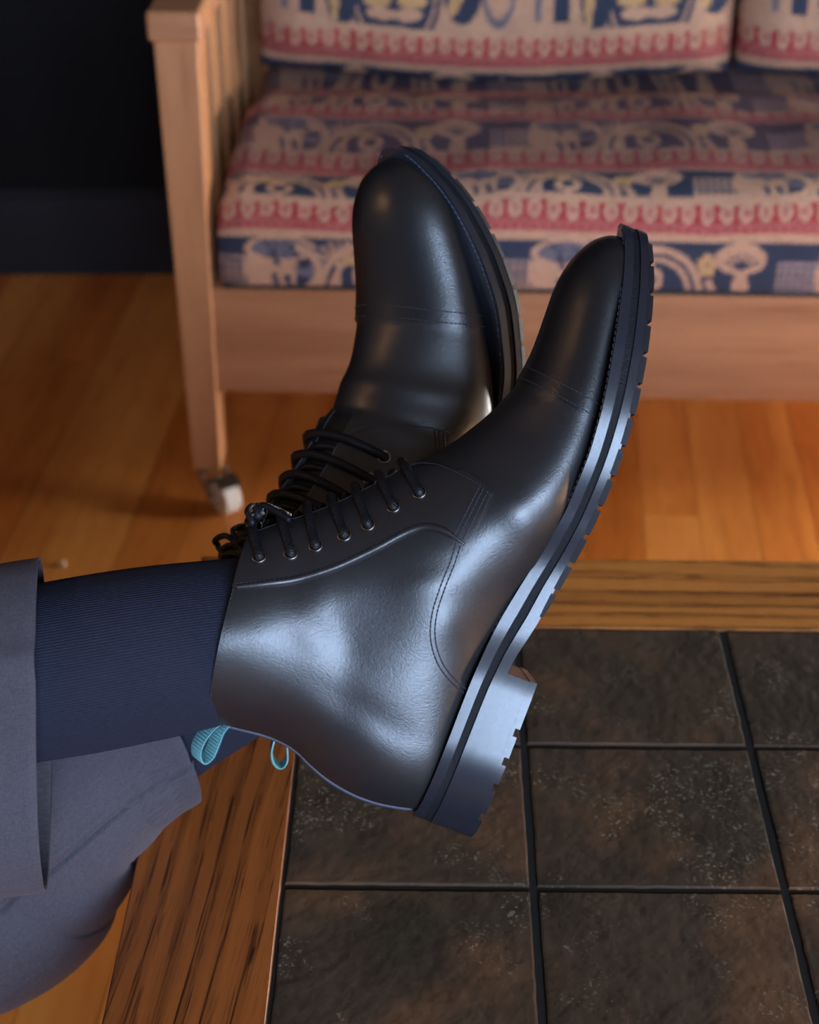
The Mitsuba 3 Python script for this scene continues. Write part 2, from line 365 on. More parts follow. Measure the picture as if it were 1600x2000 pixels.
# ------------------------------------------------------------------ the coffee table
TZ = .44
def table():
    TH = math.radians(-.8)
    # table frame: origin at the far left tile corner on top, x right, y towards the far side
    ox, oy = -.0668, .8835
    M = rotz4(-.8, (ox, oy, 0))
    px, py, ny = .1385, .1190, 5       # tile pitch
    nx = 5
    gap, sw = .0042, .0835
    x1, y0 = nx * px, -ny * py
    name = 'coffee_table'
    put('bed', xf(bbox(-.002, x1 + .002, y0 - .002, .002, TZ - .03, TZ - .0022), M), M_GROUT, name)
    for i in range(nx):
        for j in range(ny):
            r = np.random.default_rng(i * 10 + j)
            a, b = i * px + (gap / 2 if i else .0012), (i + 1) * px - gap / 2
            c, d = -(j + 1) * py + gap / 2, -j * py - (gap / 2 if j else .0012)
            # a tile with a softly broken edge
            h = TZ + r.uniform(-.0003, .0003)
            n = 14
            per = []
            for (p0, p1) in (((a, c), (b, c)), ((b, c), (b, d)), ((b, d), (a, d)), ((a, d), (a, c))):
                for t in np.linspace(0, 1, n, endpoint=False):
                    per.append((p0[0] + (p1[0] - p0[0]) * t, p0[1] + (p1[1] - p0[1]) * t))
            per = np.array(per)
            nz = (meshkit.noise(np.c_[per * 260, np.full(len(per), i * 7 + j)]) - .5)[:, None] * .0011
            ctr = np.array([(a + b) / 2, (c + d) / 2])
            dirn = (ctr - per) / np.linalg.norm(ctr - per, axis=1, keepdims=True)
            rings = []
            for inset, z in ((0, TZ - .008), (0, h - .0018), (.0007, h - .0006), (.0022, h), (.02, h)):
                q = per + dirn * (inset + (nz if inset < .01 else 0))
                rings.append(np.c_[q, np.full(len(q), z)])
            put('tile', xf(loft(np.array(rings)), M), M_SLATE, name, 35)
    ch = .0009
    z0 = TZ - .024
    lip = TZ - .0003
    # mitred rails: far, near, left, right
    def rail(quad, m):
        q = np.array(quad, float); ctr = q.mean(0)
        pts = []
        for (x, y) in q: pts.append((x, y, z0))
        for (x, y) in q: pts.append((x, y, lip - ch))
        shr = q + (ctr - q) / np.abs(ctr - q).max(0) * 0
        o = sg.Polygon(q).buffer(-ch, join_style=2)
        for (x, y) in list(o.exterior.coords)[:-1]: pts.append((x, y, lip))
        return put('top_rail', xf(hull(pts), M), m, name)
    g = .0008
    rail([(-sw, sw), (x1 + sw, sw), (x1, g), (0, g)], M_OAKX)
    rail([(-sw, y0 - sw), (x1 + sw, y0 - sw), (x1, y0 - g), (0, y0 - g)], M_OAKX)
    rail([(-sw, y0 - sw), (-g, y0), (-g, 0), (-sw, sw)], M_OAKY)
    rail([(x1 + sw, y0 - sw), (x1 + g, y0), (x1 + g, 0), (x1 + sw, sw)], M_OAKY)
    for (a, b, c, d) in ((-.05, x1 + .05, .03, .05), (-.05, x1 + .05, y0 - .05, y0 - .03), (-.05, -.03, y0 - .03, .03), (x1 + .03, x1 + .05, y0 - .03, .03)):
        put('apron', xf(bbox(a, b, c, d, TZ - .11, z0, .001), M), M_OAKX, name)
    for (x, y) in ((-.04, .04), (x1 + .04, .04), (-.04, y0 - .04), (x1 + .04, y0 - .04)):
        sx, sy = (1 if x < 0 else -1), (-1 if y > 0 else 1)
        pts = [(x + dx * .03, y + dy * .03, z) for dx in (-1, 1) for dy in (-1, 1) for z in (z0, TZ - .12)]
        pts += [(x + dx * .02, y + dy * .02, 0) for dx in (-1, 1) for dy in (-1, 1)]
        put('leg', xf(hull(pts), M), M_OAKX, name)
    lab(name, 'low oak framed table topped with dark slate tiles under the boots', 'coffee table')
table()

# ------------------------------------------------------------------ the sofa
CREAM, NAVY, RED, PINK, GOLD, GREYBLUE = (lin(c) for c in ((176, 138, 112), (48, 54, 70), (148, 46, 54), (160, 96, 88), (176, 140, 98), (100, 96, 104)))
UP = .325    # pattern repeat along the cloth
def ell(a, b, ca, cb, ra, rb):
    return np.hypot((a - ca) / ra, (b - cb) / rb)
def figure_band(a, b, kind):
    """Woven motifs: a along the band in band heights (0..5.25, repeating), b from 0 to 1. Returns colours."""
    out = np.broadcast_to(NAVY, a.shape + (3,)).copy()
    def paint(m, c): out[m] = c
    if kind == 0:
        m = (a > .05) & (a < .8) & (b > .04) & (b < .66); paint(m, GREYBLUE)
        gx, gy = (a * 7.5) % 1, (b * 7.5) % 1
        paint(m & (gx > .28) & (gx < .8) & (gy > .3) & (gy < .8), CREAM)
        paint(m & ((gx < .14) | (gy < .14)), NAVY)
        paint((a > .02) & (a < .85) & (b < .07), CREAM)
        paint((ell(a, b, 1.25, .40, .50, .46) < 1) | ((a > .82) & (a < 1.7) & (b < .45)), CREAM)
        h = ell(a, b, 1.45, .78, .66, .24); paint(h < 1, CREAM); paint(h < .80, GREYBLUE)
        hh = (h < .78) & (meshkit.noise(np.stack([a * 16, b * 16, a * 0], -1)) > .55); paint(hh, NAVY)
        paint((ell(a, b, 1.95, .52, .30, .30) < 1) & (ell(a, b, 1.85, .60, .2, .2) > 1), GREYBLUE)
        tr = np.abs(np.hypot(a - 1.72, b - .38) - .42); paint((tr < .07) & (a > 1.72), CREAM)
        paint((np.abs(a - 1.32 - (.25 - b) * .2) < .05) & (b < .3), NAVY)
        paint((np.abs(a - 1.55 - (.25 - b) * .2) < .06) & (b < .26), NAVY)
        paint(ell(a, b, 1.38, .52, .055, .07) < 1, NAVY)
        for k in range(7):
            t = math.radians(15 + k * 25); dx, dy = math.cos(t), math.sin(t)
            s = (a - 2.52) * dx + (b - .55) * dy; d = np.abs(-(a - 2.52) * dy + (b - .55) * dx)
            paint((s > .06) & (s < .42) & (d < .035), CREAM)
        paint((np.abs(a - 2.5) < .05) & (b < .6), CREAM)
        r = np.hypot(a - 3.05, (b - .0) * 1.0)
        paint((b > 0) & (r < .93) & (r > .80), CREAM); paint((r < .72) & (r > .62), CREAM)
        r2 = np.hypot(a - 3.0, b - .27); paint(r2 < .24, CREAM); paint(r2 < .12, NAVY)
        paint(ell(a, b, 2.85, .58, .22, .10) < 1, GOLD)
        for k in range(5):
            t = math.radians(90 + k * 72); 
            paint(ell(a, b, 4.02 + .11 * math.cos(t), .56 + .13 * math.sin(t), .085, .10) < 1, GOLD)
        paint((np.abs(a - 4.1 - (b - .2) * -.4) < .07) & (b < .3), CREAM)
        paint(ell(a, b, 4.62, .70, .48, .30) < 1, CREAM)
        paint(((np.abs(a - 4.66) < .13 + .1 * np.maximum(0, .3 - b)) & (b < .6)), CREAM)
        for k in range(6):
            t = math.radians(30 + k * 24); dx, dy = math.cos(t), math.sin(t)
            s = (a - 4.64) * dx + (b - .48) * dy; d = np.abs(-(a - 4.64) * dy + (b - .48) * dx)
            paint((s > 0) & (s < .34) & (d < .022), NAVY)
    else:
        out[:] = CREAM
        m = (a > .25) & (a < .95) & (b > .62); paint(m & (((b * 9) % 1 > .5) | ((a * 9) % 1 > .6)), GREYBLUE)
        d = ((np.abs(a - .78) < .17) & (b > .08) & (b < .30)) | (ell(a, b, .78, .30, .17, .18) < 1); paint(d, NAVY)
        paint((np.abs(a - .32) < .06) & (b > .1) & (b < .36), GREYBLUE)
        paint(ell(a, b, 1.5, .42, .34, .5) < 1, NAVY); paint(ell(a, b, 1.36, .40, .10, .42) < 1, GOLD); paint(ell(a, b, 1.62, .5, .10, .16) < 1, GOLD)
        v = ell(a, b, 2.6, .4, .82, .62); paint((v < 1) & (b < .95), NAVY)
        paint((np.abs(v - 1.12) < .06), NAVY)
        for s in (-1, 1):
            paint(ell(a, b, 2.6 + s * .36, .30, .30, .09) < 1, GOLD)
            paint((np.abs(ell(a, b, 2.6 + s * .46, .80, .22, .24) - .8) < .24) & (b < .80), CREAM)
            paint(ell(a, b, 2.6 + s * .26, .14, .32, .07) < 1, CREAM)
        paint((np.abs(a - 2.6) < .26 - .3 * (b - .45)) & (b > .42) & (b < .9), CREAM)
        paint((np.abs(a - 2.6) < .05) & (b > .3) & (b < .62), NAVY)
        paint(ell(a, b, 4.0, .5, .42, .44) < 1, NAVY); paint(ell(a - (b - .5) * .5, b, 3.95, .5, .16, .36) < 1, GOLD)
        paint(np.abs(ell(a, b, 4.75, .55, .42, .6) - .8) < .10, GREYBLUE)
    return out
def red_band(u, b):
    """Loops over a zigzag: b from 0 (cream line below) to 1."""
    out = np.broadcast_to(RED, u.shape + (3,)).copy()
    a = (u / .0215) % 1
    up = b > .45
    d = np.abs(np.hypot((a - .5) * 1.0, (b - .72) * 1.15) - .27)
    out[up & (d < .10)] = CREAM
    out[up & (np.abs(a - .5) < .16) & (d >= .10) & (b < .95)] = PINK
    z = np.abs(((u / .0215) * 1.0) % 1 - .5) * 2
    z2 = np.abs(b / .45 - z); z3 = np.abs(b / .45 - (1 - z))
    out[(~up) & ((z2 < .2) | (z3 < .2))] = PINK
    out[(b < .07) | (b > .95)] = CREAM
    return out
BANDS = [(0, .064, 'f', 0), (.064, .071, 'c', 0), (.071, .104, 'r', 0), (.104, .110, 'c', 0), (.110, .150, 'f', .3), (.150, .195, 'r', 0), (.195, .200, 'c', 0),
         (.200, .285, 'f', 0), (.285, .325, 'r', 0), (.325, .415, 'f', 0), (.415, .460, 'r', 0), (.460, .7, 'f', 0)]
BANDS_BACK = [(-.2, .018, 'f', .55), (.018, .025, 'c', 0), (.025, .070, 'r', 0), (.070, .078, 'c', 0), (.078, .190, 'g', 0), (.190, .197, 'c', 0), (.197, .24, 'r', 0), (.24, .32, 'f', 0), (.32, .36, 'r', 0), (.36, .8, 'f', 0)]
def cloth_colour(u, v, bands, shift=0.0, flip=False):
    out = np.broadcast_to(NAVY, u.shape + (3,)).copy()
    wob = (meshkit.noise(np.stack([u * 40, v * 40, u * 0], -1)) - .5) * .002
    v = v + wob
    for lo, hi, kind, off in bands:
        m = (v >= lo) & (v < hi)
        if not m.any(): continue
        uu, b = u[m] + shift, (v[m] - lo) / (hi - lo)
        if kind == 'c': out[m] = CREAM
        elif kind == 'r': out[m] = red_band(uu, b)
        else:
            H = UP / 5.25
            a = ((uu + off * UP) / H) % 5.25
            out[m] = figure_band(a, b if kind == 'f' and hi - lo < .2 else b, 0 if kind == 'f' else 1)
    worn_dim = (.48 * np.clip((v - .13) / .05, 0, 1) * (bands is BANDS))[..., None]      # seat top rubbed dull, its dimmer light also mixed into the tone
    out = out * (1 - worn_dim) + worn_dim * lin((84, 60, 64))
    n = meshkit.fbm(np.stack([u * 300, v * 300, u * 0], -1), 2)
    return out * (.82 + .36 * n)[..., None]

SW = 1.36     # sofa width
def sofa():
    M = rotz4(-2.0, (-.2715, 1.7222, 0))
    name = 'sofa'
    def P(n, m, ml, sm=False, parent=name, **k): return put(n, xf(m, M), ml, parent, sm, **k)
    zc, top = .053, .585
    def post(x, mirror, yb=0.0, ztop=top, z0=zc):
        f = (lambda q: x + q) if not mirror else (lambda q: x - q)
        pts = []
        for z, a, b, d0, d1 in ((z0, .0035, .0385, .002, .052), (ztop, .0, .0468, 0, .060)):
            c = .0015
            for (u, v) in ((a + c, d0), (b - c, d0), (b, d0 + c), (b, d1 - c), (b - c, d1), (a + c, d1), (a, d1 - c), (a, d0 + c)):
                pts.append((f(u), yb + v, z))
        return P('post', hull(pts), M_SOFAZ)
    for x, mir in ((0, False), (SW, True)):
        post(x, mir)
        post(x, mir, .62, .585)
        sgn = -1 if mir else 1
        xs = sorted((x - sgn * .005, x + sgn * .052))
        P('arm_rail', bbox(xs[0], xs[1], -.006, .70, .585, .617, .003), M_SOFA)
        lx = sorted((x + sgn * .010, x + sgn * .036))
        P('side_rail', bbox(lx[0], lx[1], .058, .62, .17, .29, .002), M_SOFA)
        for k in range(5):
            y = .098 + k * .102
            P('slat', bbox(lx[0] + .006, lx[1] - .006, y, y + .050, .285, .588, .0015), M_SOFAZ)
    P('front_rail', bbox(.038, SW - .038, .006, .030, .160, .297, .002), M_SOFA)
    P('back_rail', bbox(.038, SW - .038, .630, .655, .17, .29, .002), M_SOFA)
    P('back_rail', bbox(.038, SW - .038, .630, .655, .72, .80, .002), M_SOFA)
    for k in range(9):
        x = .1 + k * (SW - .2) / 8
        P('back_slat', bbox(x - .025, x + .025, .636, .650, .285, .725), M_SOFAZ)
    P('seat_deck', bbox(.04, SW - .04, .03, .63, .272, .292), M_SOFA)
    for x in (.021, SW - .021):
        for y in (.027, .645):
            c = P('caster', xf(lathe([(.013, .047), (.013, .0545), (.006, .056)], 20), trimesh.transformations.translation_matrix((x, y, 0))), M_STEEL, 40)
            # wheel turned to the right: axle along a slanted direction
            A = trimesh.transformations.rotation_matrix(math.radians(35), (0, 0, 1))
            A[:3, 3] = (x + .023, y - .036, .0225)
            w = lathe([(.006, -.0125), (.0195, -.0125), (.0225, -.0095), (.0225, .0095), (.0195, .0125), (.006, .0125)], 28)
            w.apply_transform(trimesh.transformations.rotation_matrix(math.pi / 2, (0, 1, 0)))
            P('wheel', xf(w, A), M_WHEEL, 40, c)
            an = np.radians(np.linspace(15, 128, 18))
            ring = np.array([[[sx, rr * np.cos(t), rr * np.sin(t)] for (sx, rr) in ((-.0145, .0250), (.0145, .0250), (.0145, .0265), (-.0145, .0265))] for t in an])
            P('hood', xf(loft(ring), A), M_DARKSTEEL, 40, c)
            P('axle', xf(tube([(-.024, 0, 0), (.018, 0, 0)], .0045, 12), A), M_STEEL, 40, c)
            fk = cat([hull([(sx + d_, y_, z_) for d_ in (-.00125, .00125) for y_, z_ in ((-.006, -.006), (.006, -.006), (.030, .0245), (.052, .0245), (.052, .0215))]) for sx in (-.0168, .0168)] + [bbox(-.0180, .0180, .028, .054, .0225, .0248)])
            P('fork', xf(fk, A), M_STEEL, False, c)
    lab(name, 'oak framed sofa on casters behind the boots, patterned cushions on it', 'sofa')

    # seat cushion: a closed box cushion, rounded, with waves on top; profile (y, z) swept along x
    x0, x1 = .052, SW - .052
    zb, zt = .2975, .405
    front, back = .004, .560
    nu = 460
    us = np.linspace(x0, x1, nu)
    prof = []   # (y, z) from the bottom front, up, over the top, to the back
    R = .034
    prof += [(front + .006, zb), (front + .0015, zb + .004)]
    prof += [(front - .002 * math.sin(math.pi * t), zb + .004 + t * (zt - R - zb - .004)) for t in np.linspace(0, 1, 30)[1:]]
    prof += [(front + R - R * math.cos(t), zt - R + R * math.sin(t)) for t in np.radians(np.linspace(0, 90, 24))[1:]]
    prof += [(y, zt) for y in np.linspace(front + R, back - R, 170)[1:]]
    prof += [(back - R + R * math.sin(t), zt - R + R * math.cos(t)) for t in np.radians(np.linspace(0, 90, 10))[1:]]
    prof += [(back, zb + .01)]
    prof = np.array(prof)
    arc = np.r_[0, np.cumsum(np.linalg.norm(np.diff(prof, axis=0), axis=1))]
    Uu, Y = np.meshgrid(us, prof[:, 0], indexing='ij'); Z = np.meshgrid(us, prof[:, 1], indexing='ij')[1].copy()
    V = np.meshgrid(us, arc, indexing='ij')[1]
    s = np.clip((Z - (zt - .05)) / .05, 0, 1)
    e = np.minimum(Uu - x0, x1 - Uu)
    edge = np.sqrt(np.clip(1 - (1 - np.clip(e / .035, 0, 1)) ** 2, 0, 1))
    dome = .030 * np.sin(np.pi * np.clip((Y - front) / .385, 0, 1)) ** .8
    wave = (meshkit.fbm(np.stack([Uu * 5, Y * 6, Uu * 0 + 3], -1), 3) - .5) * .030 * np.clip((.38 - Y) / .08, .1, 1)
    Z = Z + s * (dome * (.4 + .6 * edge) + wave * edge - .030 * (1 - edge))
    Y = Y + (1 - s) * (meshkit.noise(np.stack([Uu * 7, Z * 12, Uu * 0 + 8], -1)) - .5) * .006 * edge + .012 * (1 - edge) * (Y < .1)
    G = np.stack([Uu, Y, Z], -1)
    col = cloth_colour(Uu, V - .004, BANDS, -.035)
    g = grid_mesh(G, True)
    # end caps and underside
    nP = len(prof)
    v = list(g.vertices); f = [g.faces]
    for (row, inv) in ((0, False), (nu - 1, True)):
        c = len(v); v.append(G[row].mean(0))
        idx = row * nP + np.arange(nP); nxt = np.roll(idx, -1)
        tri = np.stack([idx, nxt, np.full(nP, c)], 1); f.append(tri[:, ::-1] if inv else tri)
    q = np.arange(nu - 1)
    f.append(np.stack([q * nP, (q + 1) * nP, (q + 1) * nP + nP - 1], 1)); f.append(np.stack([q * nP, (q + 1) * nP + nP - 1, q * nP + nP - 1], 1))
    me = trimesh.Trimesh(np.array(v), np.vstack(f), process=False)
    colv = np.vstack([col.reshape(-1, 3), col[0].mean(0), col[0].mean(0)])
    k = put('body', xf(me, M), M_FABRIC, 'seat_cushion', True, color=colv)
    for yy, zz in ((front + .003, zb + .003), ):
        put('piping', xf(tube(np.stack([us[2:-2], np.full(nu - 4, yy) + .0, np.full(nu - 4, zz)], 1)[::6], .0035, 6), M), M_BASE, 'seat_cushion', True)
    lab('seat_cushion', 'long woven seat cushion with elephants and red bands on the sofa', 'cushion')

    # back cushions
    bw = .640
    nb = 2
    for i in range(nb):
        bx0 = .058 + i * (bw - .012); bx1 = min(bx0 + bw - .018, SW - .05)
        nu2, nv2 = 240, 190
        uu = np.linspace(0, 1, nu2); vv = np.linspace(0, 1, nv2)
        A, B = np.meshgrid(uu, vv, indexing='ij')
        Hh, Th = .43, .060
        def side(sign):
            ex = np.minimum(A, 1 - A) * (bx1 - bx0); ez = np.minimum(B, 1 - B) * Hh
            prof_ = lambda e, r: np.sqrt(np.clip(1 - (1 - np.clip(e / r, 0, 1)) ** 2, 0, 1))
            t = prof_(ex, .06) * prof_(ez, .06)
            puff = t * (Th + .018 * np.sin(np.pi * A) * np.sin(np.pi * B)) + t * (meshkit.fbm(np.stack([A * 4 + i * 9, B * 4, A * 0], -1), 3) - .5) * .02
            sag = -.014 * np.cos(np.pi * A * 2) * (B < .5) * (1 - B * 2)
            x = bx0 + A * (bx1 - bx0)
            z = .414 + B * Hh + .008 * np.cos(2 * np.pi * A) * (1 - B) 
            y = .440 + B * .085
            return np.stack([x, y - puff if sign > 0 else y + .55 * puff, z], -1)
        Gf, Gb = side(1), side(-1)
        col2 = cloth_colour(A * (bx1 - bx0), B * Hh, BANDS_BACK, -.02)
        mf, mb = grid_mesh(Gf, False), grid_mesh(Gb, True)
        me = cat([mf, mb])
        put('body', xf(me, M), M_FABRIC, f'back_cushion{"" if i == 0 else "_001"}', True, color=np.vstack([col2.reshape(-1, 3)] * 2))
    lab('back_cushion', 'woven back cushion against the slatted sofa arm', 'cushion', 'back cushions of the sofa')
    lab('back_cushion_001', 'woven back cushion farther from the slatted arm, past the dark gap', 'cushion', 'back cushions of the sofa')
sofa()

# ------------------------------------------------------------------ the boots (millimetres: X towards the toe, Y to the wearer's left, Z up from the ground)
FEATHER = np.array([[306.2, 36.4], [293, 33], [279.6, 30.0], [262, 26.5], [245.1, 23.4], [229, 20.6], [214.5, 18.6], [191.4, 17.0], [173.1, 17.1], [158.8, 18.2], [142.1, 20.8], [124.3, 24.2], [106.4, 27.2], [89.2, 29.0], [71.0, 29.9], [52.5, 30.0], [29.5, 30.0], [2.0, 30.6]])
GROUND = np.array([[315.5, 25.7], [300.5, 20.4], [280.4, 14.9], [262.5, 10.8], [244.2, 7.3], [223.2, 4.3], [201.6, 2.5], [184.9, 2.1], [168.2, 2.3], [151.3, 3.4], [133.9, 5.5], [118.9, 8.2], [104.0, 11.5], [90.2, 14.6], [70, 16.4], [40, 16.8], [-4, 17]])
BACK = np.array([[2.0, 30.6], [-0.6, 41.0], [-2.3, 52.6], [-2.3, 64.9], [-0.0, 78.1], [4.0, 89.4], [7.6, 97.5], [9.4, 105.6], [9.6, 115.8], [8.0, 129.8], [6.0, 144.8]])
TOP = np.array([[307.4, 36.8], [307.2, 40.6], [305.4, 45.0], [300.4, 50.6], [291.6, 55.3], [282.3, 58.0], [271.7, 59.0], [260.6, 58.7], [246.9, 58.3], [235.9, 58.6], [221.7, 60.4], [216.9, 61.7], [201.4, 68.3], [187.6, 76.7], [174.3, 86.7], [162.1, 96.8], [145.0, 111.6], [127.3, 129.3], [114.3, 145.6], [103.4, 158.6]])
FACING = np.array([[99.1, 156.5], [107.6, 153.3], [125.2, 129.7], [142.9, 112.5], [151.8, 104.3], [161.7, 97.9], [167.2, 90.5], [169.3, 79.5], [167.4, 63.2], [163.9, 53.4], [136.1, 57.6], [138.3, 68.7], [136.8, 77.7], [130.7, 85.6], [118.1, 96.7], [102.8, 111.8], [90.5, 128.0], [82.0, 142.3], [74.4, 157.0]])
QSEAM = np.array([[163.9, 53.4], [150, 56.0], [136.1, 57.6], [125.4, 57.3], [112.9, 57.7], [100.2, 56.7], [89.9, 53.6], [81.5, 47.9], [76.2, 41.4], [72.0, 32.8], [69.1, 24]])
CAP = np.array([[224.5, 66], [222.6, 61], [219.7, 51.1], [217.4, 39.9], [215.1, 27.5], [212.8, 18.1], [211.5, 8]])
EYES = np.array([[93.0, 147.7], [100.9, 134.5], [108.7, 124.1], [118.4, 112.7], [127.4, 103.6], [139.9, 95.0], [150.8, 85.5]])
WPTS = np.array([[295, 36, 42, 40], [269.7, 28.4, 46, 42], [220.3, 22, 52, 46], [220, 50, 49, 46], [167.9, 17.3, 53, 50], [123.1, 25.3, 39, 46], [95, 28, 35, 40], [37.1, 31.5, 34.5, 36], [5, 31, 33, 34], [130, 52, 48, 48], [98, 52, 45, 44], [60, 58, 40, 42], [165, 40, 53, 50], [70.8, 89.0, 41, 46], [83.3, 143.9, 45, 54], [15.0, 140.2, 45, 52],
                 [0.3, 62.0, 31, 34], [158.7, 78.0, 44, 46], [196.1, 53.2, 47, 48], [21.3, 109.1, 39, 46], [110, 120, 41, 46], [100, 80, 44, 46]])
SX = np.array([-3, 0, 4, 12, 25, 45, 75, 105, 135, 165, 195, 222, 248, 270, 288, 302, 310, 314, 315.5])
SMED = np.array([-1, 11, 17, 25.5, 32, 36.0, 36.5, 33.5, 35, 44, 53.0, 55.5, 53, 46.5, 38, 27, 19, 12.5, 6.5])
SLAT = np.array([-1, 11, 17, 25.5, 32, 36.5, 38, 39, 44.0, 52, 57.5, 57.5, 52.5, 43.5, 32.5, 19, 9, 1.0, -4.5])
def toe_shift(x): return 5.5 * np.clip((x - 180) / 135, 0, 1) ** 1.5     # towards the inside of the foot
def smooth_open(P, n):
    return resample(catmull(P, 16), n)
pch = lambda P: PchipInterpolator(P[::-1, 0], P[::-1, 1], extrapolate=True)
feather_z, ground_z = pch(FEATHER), pch(GROUND)
sole_med, sole_lat = PchipInterpolator(SX, SMED), PchipInterpolator(SX, SLAT)

def clip(V, A, F, f):
    """The part of a triangle mesh where f > 0: V and attributes A are per vertex."""
    inside = f > 0
    cnt = inside[F].sum(1)
    keep = F[cnt == 3]
    VA = np.hstack([V, A])
    newv, newf = [VA], [keep]
    cut = {}
    base = len(VA)
    def edge_ids(i, j, start):
        lo, hi = np.minimum(i, j), np.maximum(i, j)
        return lo.astype(np.int64) * base + hi
    F1, F2 = F[cnt == 1], F[cnt == 2]
    def roll(Fx, want):
        r = np.array([np.nonzero(row == want)[0][0] for row in inside[Fx]]) if len(Fx) else np.zeros(0, int)
        return np.stack([Fx[np.arange(len(Fx)), (r + k) % 3] for k in range(3)], 1) if len(Fx) else Fx
    F1, F2 = roll(F1, True), roll(F2, False)
    E = np.concatenate([edge_ids(F1[:, 0], F1[:, 1], 0), edge_ids(F1[:, 0], F1[:, 2], 0), edge_ids(F2[:, 0], F2[:, 1], 0), edge_ids(F2[:, 0], F2[:, 2], 0)])
    if len(E):
        ue, inv = np.unique(E, return_inverse=True)
        i, j = ue // base, ue % base
        t = (f[i] / (f[i] - f[j]))[:, None]
        newv.append(VA[i] * (1 - t) + VA[j] * t)
        inv = inv + base
        n1, n2 = len(F1), len(F2)
        a, b, c, d = inv[:n1], inv[n1:2 * n1], inv[2 * n1:2 * n1 + n2], inv[2 * n1 + n2:]
        newf += [np.stack([F1[:, 0], a, b], 1), np.stack([c, F2[:, 1], F2[:, 2]], 1), np.stack([c, F2[:, 2], d], 1)]
    VA, Fn = np.vstack(newv), np.vstack(newf).astype(int)
    used = np.unique(Fn); m = np.full(len(VA), -1); m[used] = np.arange(len(used))
    VA = VA[used]
    return VA[:, :3], VA[:, 3:], m[Fn]

def poly_sd(poly, P):
    g = sg.Polygon(poly).buffer(0)
    pts = shapely.points(P)
    d = shapely.distance(g.boundary, pts)
    return np.where(shapely.contains(g, pts), d, -d)

def solid(V, Nn, F, th, down=.4):
    """A leather piece of thickness th lying on the surface, with cut edges."""
    e = np.sort(np.vstack([F[:, [0, 1]], F[:, [1, 2]], F[:, [2, 0]]]), axis=1)
    d = np.vstack([F[:, [0, 1]], F[:, [1, 2]], F[:, [2, 0]]])
    u, inv, c = np.unique(e, axis=0, return_inverse=True, return_counts=True)
    b = d[c[inv.ravel()] == 1]
    O = V + Nn * th
    I = V - Nn * down
    n = len(V)
    bv = np.unique(b); m = np.full(n, -1); m[bv] = np.arange(len(bv)) + n
    w = np.vstack([np.stack([b[:, 1], b[:, 0], m[b[:, 0]]], 1), np.stack([b[:, 1], m[b[:, 0]], m[b[:, 1]]], 1)])
    return trimesh.Trimesh(np.vstack([O, I[bv]]), np.vstack([F, w]), process=False)

